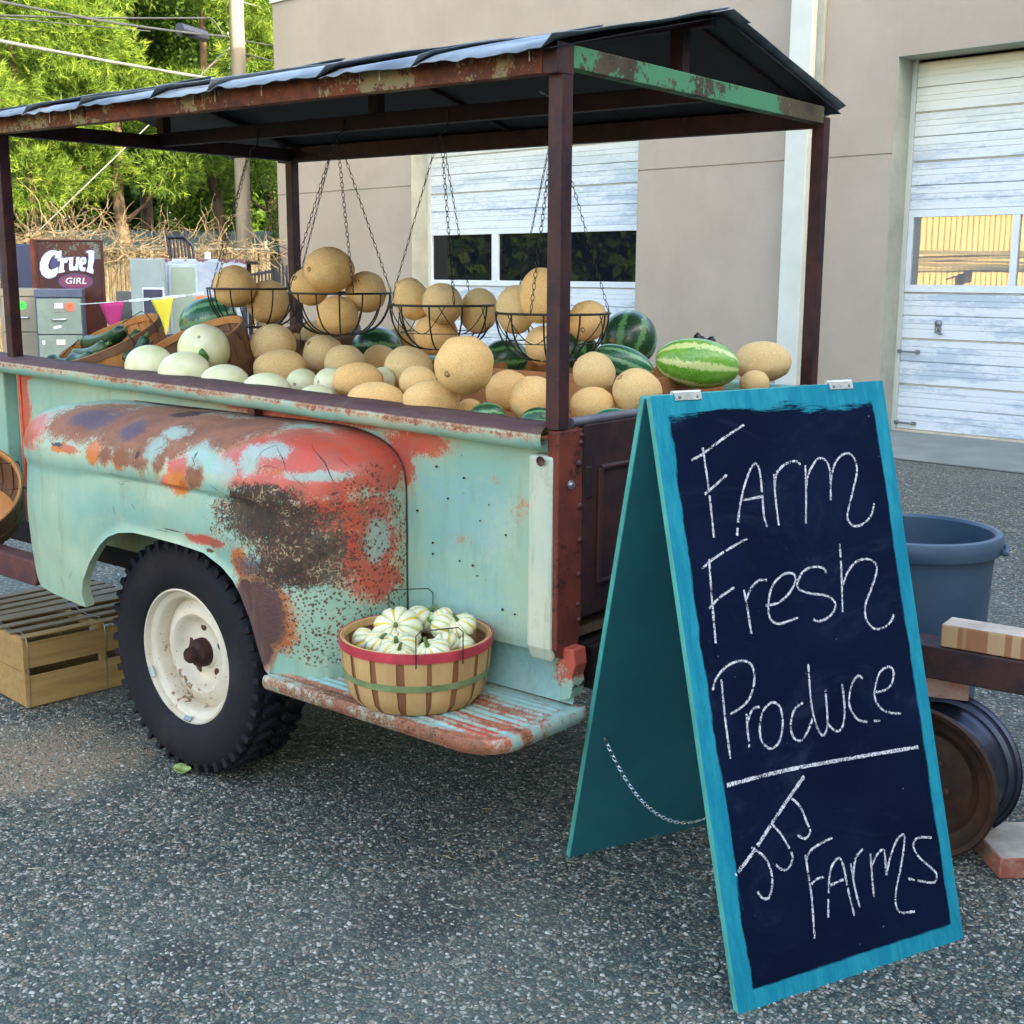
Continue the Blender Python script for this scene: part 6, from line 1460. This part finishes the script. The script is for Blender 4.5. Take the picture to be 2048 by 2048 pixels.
# ---------------- utility pole and wires
POLEM = simple('pole_wood', (.22, .19, .14), .85, var=.2, sc=4, bump=.3, bsc=30, streak=(3, 3, .2))
up = empty('utility_pole', yd(20, -4.20), (0, 0, YA), 'weathered utility pole standing behind the fence beside the warehouse', 'utility pole')
pm = MB(); pm.tube([(0, 0, 0), (.01, 0, 4), (0, 0, 9)], .125, 14, r1=.10); pm.build('pole', POLEM, up, smooth=60)
for z in (3.6, 4.5, 5.0): MB().tube([(-.13, -.1, z), (-.10, -.14, z)], .012, 6).build('step_bolt', STEEL, up)
CAB = simple('cable', (.035, .04, .04), .5); CABG = simple('cable_grey', (.22, .24, .22), .4, .4)
def wz(d, py): return 1.503 + d * math.tan(math.atan((1024 - py) / 2509) - .18920)
def wpt(d, px, py): return yd(d, (px - 1024) / 2509 * (d * .982), wz(d, py))
def cable(name, ends, r, mat, label, sag=.1):
    a, b = ends; pts = [a.lerp(b, i / 12) - Vector((0, 0, sag * 4 * (i / 12) * (1 - i / 12))) for i in range(13)]
    o = MB().tube(pts, r, 6).build(name, mat, smooth=60); tag(o, label, 'cable', 'overhead wires'); return o
cable('overhead_cable', (Vector((-11.56, 4.85, 3.94)), Vector((-14.18, 10.45, 4.32))), 0.022, CABG, 'thickest pale wire crossing the trees below the others', 0.02)
cable('overhead_cable', (Vector((-12.4, 5.45, 4.52)), Vector((-14.17, 10.33, 4.96))), 0.018, CAB, 'dark wire running down to the black splice box', 0.05)
cable('overhead_cable', (Vector((-13.35, 5.96, 4.52)), Vector((-14.38, 10.16, 5.23))), 0.014, CAB, 'nearly level thin wire above the splice box', 0.02)
cable('overhead_cable', (Vector((-14.38, 10.16, 5.23)), Vector((-14.21, 10.3, 4.93))), 0.014, CAB, 'short wire curling down onto the utility pole', -0.06)
cable('overhead_cable', (Vector((-14.3, 6.48, 4.69)), Vector((-16.0, 10.25, 5.23))), 0.01, CAB, 'faint thin wire below the nearly level one', 0.0)
cable('overhead_cable', (Vector((-14.23, 10.54, 5.52)), Vector((-16.43, 13.78, 6.0))), 0.012, CABG, 'wire leaving the pole top to the right', 0.0)
cable('overhead_cable', (Vector((-14.21, 10.56, 4.95)), Vector((-15.68, 13.1, 5.28))), 0.012, CAB, 'upper of two wires running from the pole behind the wall', 0.0)
cable('overhead_cable', (Vector((-14.2, 10.56, 4.77)), Vector((-15.69, 13.09, 4.98))), 0.014, CAB, 'lower of two wires running from the pole behind the wall', 0.0)
cable('guy_wire', (Vector((-14.15, 10.35, 4.81)), Vector((-15.98, 7.94, 1.95))), 0.01, CABG, 'taut pale guy wire slanting from the pole down to the fence', 0.0)
spb = MB().tube([Vector((-13.9, 9.26, 4.89)), Vector((-14.03, 9.8, 4.88))], .085, 10).build('splice_box', simple('splice_black', (.02, .022, .04), .4)); tag(spb, 'black splice case hanging on the wire left of the pole', 'splice case')
# ---------------- junk for sale behind the stand
def rbox(root, name, x0, x1, y0, y1, z0, z1, mat, bev=.004): return MB().bb(x0, x1, y0, y1, z0, z1).build(name, mat, root, bevel=bev)
def paper(root, name, x, y, z, w, h, mat, rot=0, th=.0012):
    o = MB().box((0, 0, 0), (w, th, h)).build(name, mat, root); o.location = (x, y, z); o.rotation_euler = (0, rot, 0); return o
LBL = simple('paper_white', (.62, .66, .68), .7, var=.05)
def star(root, x, y, z, r, mat):
    n = 16; P_ = []
    for i in range(n * 2):
        a = math.pi * i / n; rr = r * (1 if i % 2 else .80); P_.append(Vector((math.cos(a) * rr * 1.05, 0, math.sin(a) * rr)))
    o = MB().prism(P_, (0, -.001, 0)).build('price_star', mat, root); o.location = (x, y, z)
    n2 = MB(); n2.tube(catmull([Vector((-.012, -.002, .012)), Vector((.004, -.002, .016)), Vector((-.006, -.002, .0)), Vector((-.004, -.002, -.014))], 3), .002, 4); n2.tube([(.010, -.002, .012), (.018, -.002, .010)], .002, 4)
    q = n2.build('ink_mark', CAB, root, kind='stuff'); q.location = (x, y - .001, z)
def cabinet(d, s, rot, body, front, label, star_col, drawers=4, rich=True):
    W_, H_, D_ = .385, 1.335, .62
    e = empty('filing_cabinet', yd(d, s), (0, 0, YA + rot), label, 'filing cabinet', 'metal filing cabinets behind the stand')
    rbox(e, 'body', -W_ / 2, W_ / 2, 0, D_, 0, H_ - .07, body); rbox(e, 'top', -W_ / 2 - .002, W_ / 2 + .002, -.012, D_, H_ - .068, H_, body)
    h = (H_ - .08) / drawers
    for i in range(drawers):
        z0 = .008 + i * h
        dr = rbox(e, 'drawer', -W_ / 2 + .012, W_ / 2 - .012, -.018, -.001, z0 + .004, z0 + h - .006, front)
        if rich or i == drawers - 1:
            hm = MB(); hm.tube([(-.055, -.020, z0 + h * .42), (-.05, -.045, z0 + h * .42), (.05, -.045, z0 + h * .42), (.055, -.020, z0 + h * .42)], .007, 8); hm.build('handle', ZINC, dr, smooth=60)
            if not rich: continue
            hf = MB(); hf.bb(-.035, .035, -.022, -.019, z0 + h * .72, z0 + h * .86); hf.build('card_holder', LBL, dr)
    if star_col: star(e, .09 if rich else .0, -.0205, H_ - .07 - h * .25, .042, star_col)
    if rich:
        paper(e, 'label', -.02, -.0205, H_ - .07 - h * .80, .065, .022, LBL, -.25); paper(e, 'label', -.14, -.0205, H_ - .07 - h * 1.22, .022, .035, LBL)
        rbox(e, 'name_slot', -.03, .045, -.022, -.019, H_ - .07 - h * .40, H_ - .07 - h * .33, STEEL, 0)
    return e
CGR = rust_material('cabinet_grey', (.17, .23, .21), (.14, .20, .19), (.17, .14, .07), .64, .5, 0, 10)
CBL = simple('cabinet_side', (.05, .075, .13), .4, var=.2, sc=4); CBG = simple('cabinet_beige', (.20, .19, .15), .5, var=.08)
ORS = simple('orange_card', (.85, .12, .06), .6, var=.02); GRS = simple('green_card', (.05, .75, .09), .6, var=.02)
def sx(px, d): return (px - 1024) / 2509 * d * .982
cabinet(11.0, sx(111, 11.0), R_(16), CBL, CGR, 'grey-green metal filing cabinet with an orange star price card', ORS)
cabinet(11.4, sx(38, 11.4), R_(6), CBG, CBG, 'beige metal filing cabinet with a green star price card', GRS, rich=False)
lk = empty('metal_locker', yd(12.4, sx(36, 12.4)), (0, 0, YA), 'plain navy metal locker behind the filing cabinets', 'locker'); rbox(lk, 'body', -.19, .17, 0, .5, 0, 1.745, simple('navy_metal', (.022, .03, .075), .45, .2, var=.2, sc=2)); rbox(lk, 'door', -.18, .16, -.014, -.001, .02, 1.73, bpy.data.materials['navy_metal'])
# rusty machine front with painted sign
SD = 11.7
sg = empty('rusty_sign_panel', yd(SD, sx(140, SD)), (0, 0, YA + R_(5)), 'rusted brown metal panel painted with white lettering over a maroon oval', 'sign')
RSP = rust_material('sign_rust', (.055, .014, .010), (.028, .010, .010), None, rough=.6, sc=3)
RSG = rust_material('sign_top', (.055, .016, .010), (.035, .012, .010), (.09, .12, .105), .50, .6, 0, 5)
kx = .1656 / 2509 * SD * 1.0
def sp_(x, y): return Vector(((x - 845 - .065 * (y - 265)) * kx, 0, 1.775 - (y - 265) * kx * .985))
wL, wR = sp_(445, 265).x, sp_(1222, 265).x
rbox(sg, 'panel', wL, wR, .0, .03, .02, 1.70, RSP, .003); rbox(sg, 'panel_head', wL, wR, -.001, .031, 1.7015, 1.772, RSG, .003)
hd_ = MB().grid(lambda u, v: (wL + .02 + (wR - wL - .04) * u, -.002, 1.60 + .155 * v), 4, 2).build('faded_band', RSG, sg)
rbox(sg, 'side', wL - .045, wL - .001, -.004, .25, 0, 1.775, rust_material('side_rust', (.12, .03, .018), (.06, .02, .015), None, sc=4), .003)
for x0, x1 in ((wL, wL + .018), (wR - .018, wR)): rbox(sg, 'frame', x0, x1, -.012, -.003, .02, 1.77, RSP, .002)
rbox(sg, 'frame', wL + .019, wR - .019, -.012, -.003, 1.757, 1.772, RSP, .002)
WHT = simple('sign_white', (.45, .56, .62), .5, var=.03); NVY = simple('sign_navy', (.03, .03, .12), .5); MAR = simple('sign_maroon', (.11, .015, .055), .5, var=.1)
LET = {
 'C': [(758, 398), (757, 470), (738, 482), (690, 490), (680, 480), (693, 455), (672, 448), (648, 470), (625, 505), (605, 570), (610, 608), (640, 628), (690, 605), (724, 590), (721, 655), (690, 700), (640, 722), (610, 726), (575, 716), (535, 680), (512, 620), (512, 550), (535, 480), (575, 430), (620, 402), (650, 395), (700, 400), (722, 410), (740, 399)],
 'r': [(712, 498), (740, 484), (780, 480), (777, 503), (800, 482), (830, 480), (836, 510), (815, 545), (795, 533), (785, 560), (784, 615), (800, 645), (782, 652), (726, 664), (735, 600), (746, 540), (738, 515), (716, 524)],
 'u': [(838, 479), (895, 472), (892, 520), (889, 575), (900, 590), (918, 580), (929, 530), (925, 495), (933, 473), (968, 472), (960, 520), (952, 575), (947, 631), (905, 626), (880, 634), (850, 629), (848, 560), (852, 512), (840, 500)],
 'l': [(1045, 404), (1090, 392), (1138, 399), (1135, 500), (1116, 600), (1130, 632), (1125, 668), (1082, 655), (1047, 643), (1064, 590), (1074, 480), (1070, 426), (1047, 420)]}
EO = [(985, 478), (1015, 472), (1040, 482), (1047, 510), (1042, 548), (1030, 556), (1001, 562), (1001, 588), (1015, 596), (1036, 596), (1032, 641), (985, 636), (964, 612), (960, 560), (968, 510)]
def flat(pts, y, mat, name, off=None):
    P_ = [sp_(*p) for p in pts]
    if off:
        c = sum(P_, Vector()) / len(P_); n = len(P_); Q = []
        area = sum(P_[i].x * P_[(i + 1) % n].z - P_[(i + 1) % n].x * P_[i].z for i in range(n)); sg_ = 1 if area > 0 else -1
        for i in range(n):
            t_ = (P_[(i + 1) % n] - P_[i - 1]).normalized(); Q.append(P_[i] + Vector((t_.z, 0, -t_.x)) * off * sg_)
        P_ = Q
    m = bpy.data.meshes.new(name); tri = tessellate_polygon([[Vector((p.x, p.z, 0)) for p in P_]]); m.from_pydata([(p.x, y, p.z) for p in P_], [], [tuple(q) for q in tri]); bm = bmesh.new(); bm.from_mesh(m)
    for f in bm.faces:
        f.normal_update()
        if f.normal.y > 0: f.normal_flip()
    bm.to_mesh(m); bm.free()
    return link(name, m, sg, mat)
for k_, pts in LET.items(): flat(pts, -.0052, NVY, 'letter_shadow', .008); flat(pts, -.0066, WHT, 'letter')
flat(EO, -.0052, NVY, 'letter_shadow', .008); flat(EO, -.0066, WHT, 'letter')
flat([(1001, 506), (1014, 503), (1017, 520), (1011, 536), (1000, 542)], -.0074, NVY, 'letter_counter')
flat([(700, 480), (760, 470), (760, 500), (700, 620), (650, 610), (625, 560), (650, 500)], -.0044, NVY, 'letter_shadow')
flat([(925 + 205 * math.cos(a), 762 + 96 * math.sin(a)) for a in [2 * math.pi * i / 40 for i in range(40)]], -.0034, NVY, 'oval_border')
flat([(925 + 190 * math.cos(a), 762 + 82 * math.sin(a)) for a in [2 * math.pi * i / 40 for i in range(40)]], -.0041, MAR, 'oval')
tc = bpy.data.curves.new('letters', 'FONT'); tc.body = 'GIRL'; tc.size = .076; tc.shear = .18; tc.offset = .0012; tc.extrude = .0004; tc.align_x = 'CENTER'; tc.space_character = 1.08
to = bpy.data.objects.new('letters', tc); COL.objects.link(to); to.parent = sg; p_ = sp_(925, 787); to.location = (p_.x, -.0066, p_.z); to.rotation_euler = (R_(90), 0, 0); to.scale = (1.15, 1, 1); tc.materials.append(WHT)
me_ = bpy.data.meshes.new_from_object(to); tl_ = bpy.data.objects.new('letters', me_); COL.objects.link(tl_); tl_.parent = sg; tl_.location = to.location; tl_.rotation_euler = to.rotation_euler; tl_.scale = to.scale; bpy.data.objects.remove(to); tl_.name = 'letters'
# pale blue appliance panels
PBL = simple('pale_blue_enamel', (.20, .27, .29), .4, var=.10, sc=3); PBD = simple('dark_pane', (.02, .03, .07), .2, var=.1)
pa = empty('appliance_panel', yd(10.6, sx(291, 10.6)), (0, 0, YA - R_(4)), 'plain pale blue metal panel with a dark square window', 'metal panel')
rbox(pa, 'panel', -.145, .145, 0, .05, .0, 1.596, PBL, .008); rbox(pa, 'frame', -.045, .142, -.008, -.0005, .97, 1.36, simple('panel_trim', (.45, .55, .60), .4), .004); rbox(pa, 'window', -.033, .130, -.012, -.0085, .98, 1.345, PBD, 0)
t = MT('chipped_enamel', .4); n_ = t.noise(4.2, 6, .7); f_ = t.noise(25, 5, .7); s_ = t.sep(t.obj)
mk = t.thr(t.math('ADD', t.math('ADD', n_, t.math('MULTIPLY', f_, .15)), t.math('ADD', t.math('MULTIPLY', s_[0], .22), t.math('MULTIPLY', t.thr(s_[2], 1.53, 1.60), .16))), .70, .715)
t.col(t.mix(mk, t.mix(t.thr(n_, .4, .6), (.22, .29, .40), (.32, .38, .46)), (.085, .022, .015))); FRD = t.m
fd = empty('fridge_door', yd(10.9, sx(406, 10.9)), (0, 0, YA + R_(5)), 'old blue-white enamel fridge door with rust patches and a grey-green panel', 'fridge door')
rbox(fd, 'door', -.355, .355, 0, .06, .0, 1.598, FRD, .02); rbox(fd, 'trim', -.298, -.052, -.016, -.0005, .95, 1.555, simple('blue_trim', (.30, .42, .50), .4, var=.15), .010)
rbox(fd, 'inset_panel', -.276, -.074, -.020, -.0165, .975, 1.53, simple('grey_green_panel', (.22, .30, .26), .5, var=.05), .006)
BLK = simple('black_plastic', (.015, .017, .03), .45, var=.2)
ch = empty('plastic_chair', yd(11.7, sx(362, 11.7), .0), (0, 0, YA), 'black slatted chair turned upside down on top of the junk', 'chair')
for x in (-.10, .075):
    MB().tube([(x - .02, 0, 1.0), (x + .0, 0, 1.62), (x - .035, .02, 1.87)], .014, 6).build('back_post', BLK, ch, smooth=60)
for i in range(5): MB().tube([(-.085 + i * .032, .0, 1.62), (-.10 + i * .032, .01, 1.79)], .011, 5).build('back_slat', BLK, ch, smooth=60)
MB().tube([(-.115, .01, 1.795), (.05, .01, 1.80)], .018, 6).build('top_bar', BLK, ch, smooth=60)
MB().tube([(.03, .0, 1.80), (.10, .02, 1.72), (.115, .0, 1.60)], .015, 6).build('arm', BLK, ch, smooth=60)
for x in (-.1, .1):
    for y in (-.12, .2): MB().tube([(x, y, 0), (x, y, 1.0)], .014, 6).build('leg', BLK, ch, smooth=60)
rbox(ch, 'seat', -.14, .14, -.16, .24, 1.0, 1.03, BLK)
bt = empty('junk_table', yd(12.3, sx(400, 12.3)), (0, 0, YA), 'low shelf carrying a white cup behind the fridge door', 'shelf'); rbox(bt, 'top', -.5, .5, -.15, .25, 1.56, 1.59, DARKM)
for x in (-.46, .46): rbox(bt, 'leg', x - .02, x + .02, -.02, .02, 0, 1.559, DARKM)
cp = MB().lathe([(0, 0), (.026, 0), (.032, .085), (.029, .085), (.024, .006), (0, .006)], 20).build('cup', simple('cup_white', (.7, .74, .76), .4), smooth=40); cp.location = yd(12.3, sx(414, 12.3), 1.591); tag(cp, 'white cup standing on the shelf right of the upturned chair', 'cup')
gb = empty('slatted_bench', yd(9.6, sx(535, 9.6)), (0, 0, YA - R_(10)), 'dark slatted bench back leaning near the warehouse corner', 'bench')
for i in range(16): MB().bb(-.20 + i * .028, -.188 + i * .028, -.004, .004, 1.33 + i * .004, 1.47 + i * .006).build('slat', BLK, gb)
rbox(gb, 'top_rail', -.22, .27, -.01, .01, 1.465, 1.485, BLK).rotation_euler = (0, -.16, 0)
rbox(gb, 'bottom_rail', -.22, .27, -.015, .015, 1.30, 1.33, BLK)
for x in (-.2, .24): rbox(gb, 'leg', x - .015, x + .015, -.02, .02, 0, 1.30, BLK)
sb = rbox(None, 'stone_slab', -.09, .07, -.05, .05, 0, 1.32, simple('slab_grey', (.06, .07, .075), .8, var=.3, sc=12), .006); sb.location = yd(11.2, sx(241, 11.2)); sb.rotation_euler = (0, R_(2), YA); tag(sb, 'dark grey slab leaning between the rusted panel and the blue panel', 'slab')
ob = rbox(None, 'orange_bin', -.07, .08, -.1, .1, 1.0, 1.31, simple('orange_plastic', (.60, .14, .04), .5), .006); ob.location = yd(9.8, sx(412, 9.8)); ob.rotation_euler = (0, 0, YA); tag(ob, 'small orange box peeping out above the leftmost watermelon', 'box')
obs = empty('folding_table', yd(9.9, sx(440, 9.9)), (0, 0, YA), 'dark table under the orange box, hidden behind the melons', 'table'); rbox(obs, 'top', -.5, .5, -.25, .25, .96, .999, DARKM)
for x in (-.46, .46):
    for y in (-.2, .2): rbox(obs, 'leg', x - .02, x + .02, y - .02, y + .02, 0, .959, DARKM)
# pennant string
pn = empty('pennant_string', yd(7.2, 0), (0, 0, YA), 'white cord with magenta and yellow pennants strung behind the baskets', 'bunting')
def pp_(px, py):
    d = 11.05 - (px - 150) / 250 * 1.25; return Vector((sx(px, d), d - 7.2, wz(d, py)))
TAPE = simple('tape_white', (.68, .72, .75), .5, var=.04)
ps = [pp_(146, 613), pp_(190, 610), pp_(242, 606), pp_(320, 599), pp_(404, 589)]
pc = catmull(ps, 6); tm = MB()
for i in range(len(pc) - 1):
    h = .0035 + (.010 if pc[i].x > pp_(235, 0).x else .0) * abs(math.sin(i * .7 + 1)); tm.add([pc[i] + Vector((0, 0, h)), pc[i] - Vector((0, 0, h)), pc[i + 1] - Vector((0, 0, h)), pc[i + 1] + Vector((0, 0, h))], [(0, 1, 2, 3)])
tm.build('cord', TAPE, pn, solid=.001)
def flag(a, b, tip, mat):
    A, B_, T = pp_(*a), pp_(*b), pp_(*tip)
    MB().grid(lambda u, v: (A.lerp(B_, u)).lerp(T, v) + Vector((0, .012 * math.sin(u * 5 + v * 3), 0)), 6, 8).build('pennant', mat, pn, smooth=60, solid=.001)
flag((192, 609), (243, 606), (222, 690), simple('pennant_magenta', (.42, .02, .16), .6, var=.05)); flag((296, 602), (343, 598), (326, 672), simple('pennant_yellow', (.78, .66, .05), .6, var=.05))
# the tree belt that closes the yard on its left side, outside the picture (mirrored in the roll door windows)
r9 = random.Random(18); lobes = [(r9.uniform(-7, 6.0), r9.uniform(-.8, .8), r9.uniform(.4, 6.5), r9.uniform(.8, 1.4)) for _ in range(90)]
tb2 = link('far_wood', crown_mesh(lobes, 60, 78, .34, .13, True), None, BROAD); tb2.location = (-19.0, -1.5, 0); tb2.rotation_euler = (0, 0, R_(90)); tb2['kind'] = 'stuff'
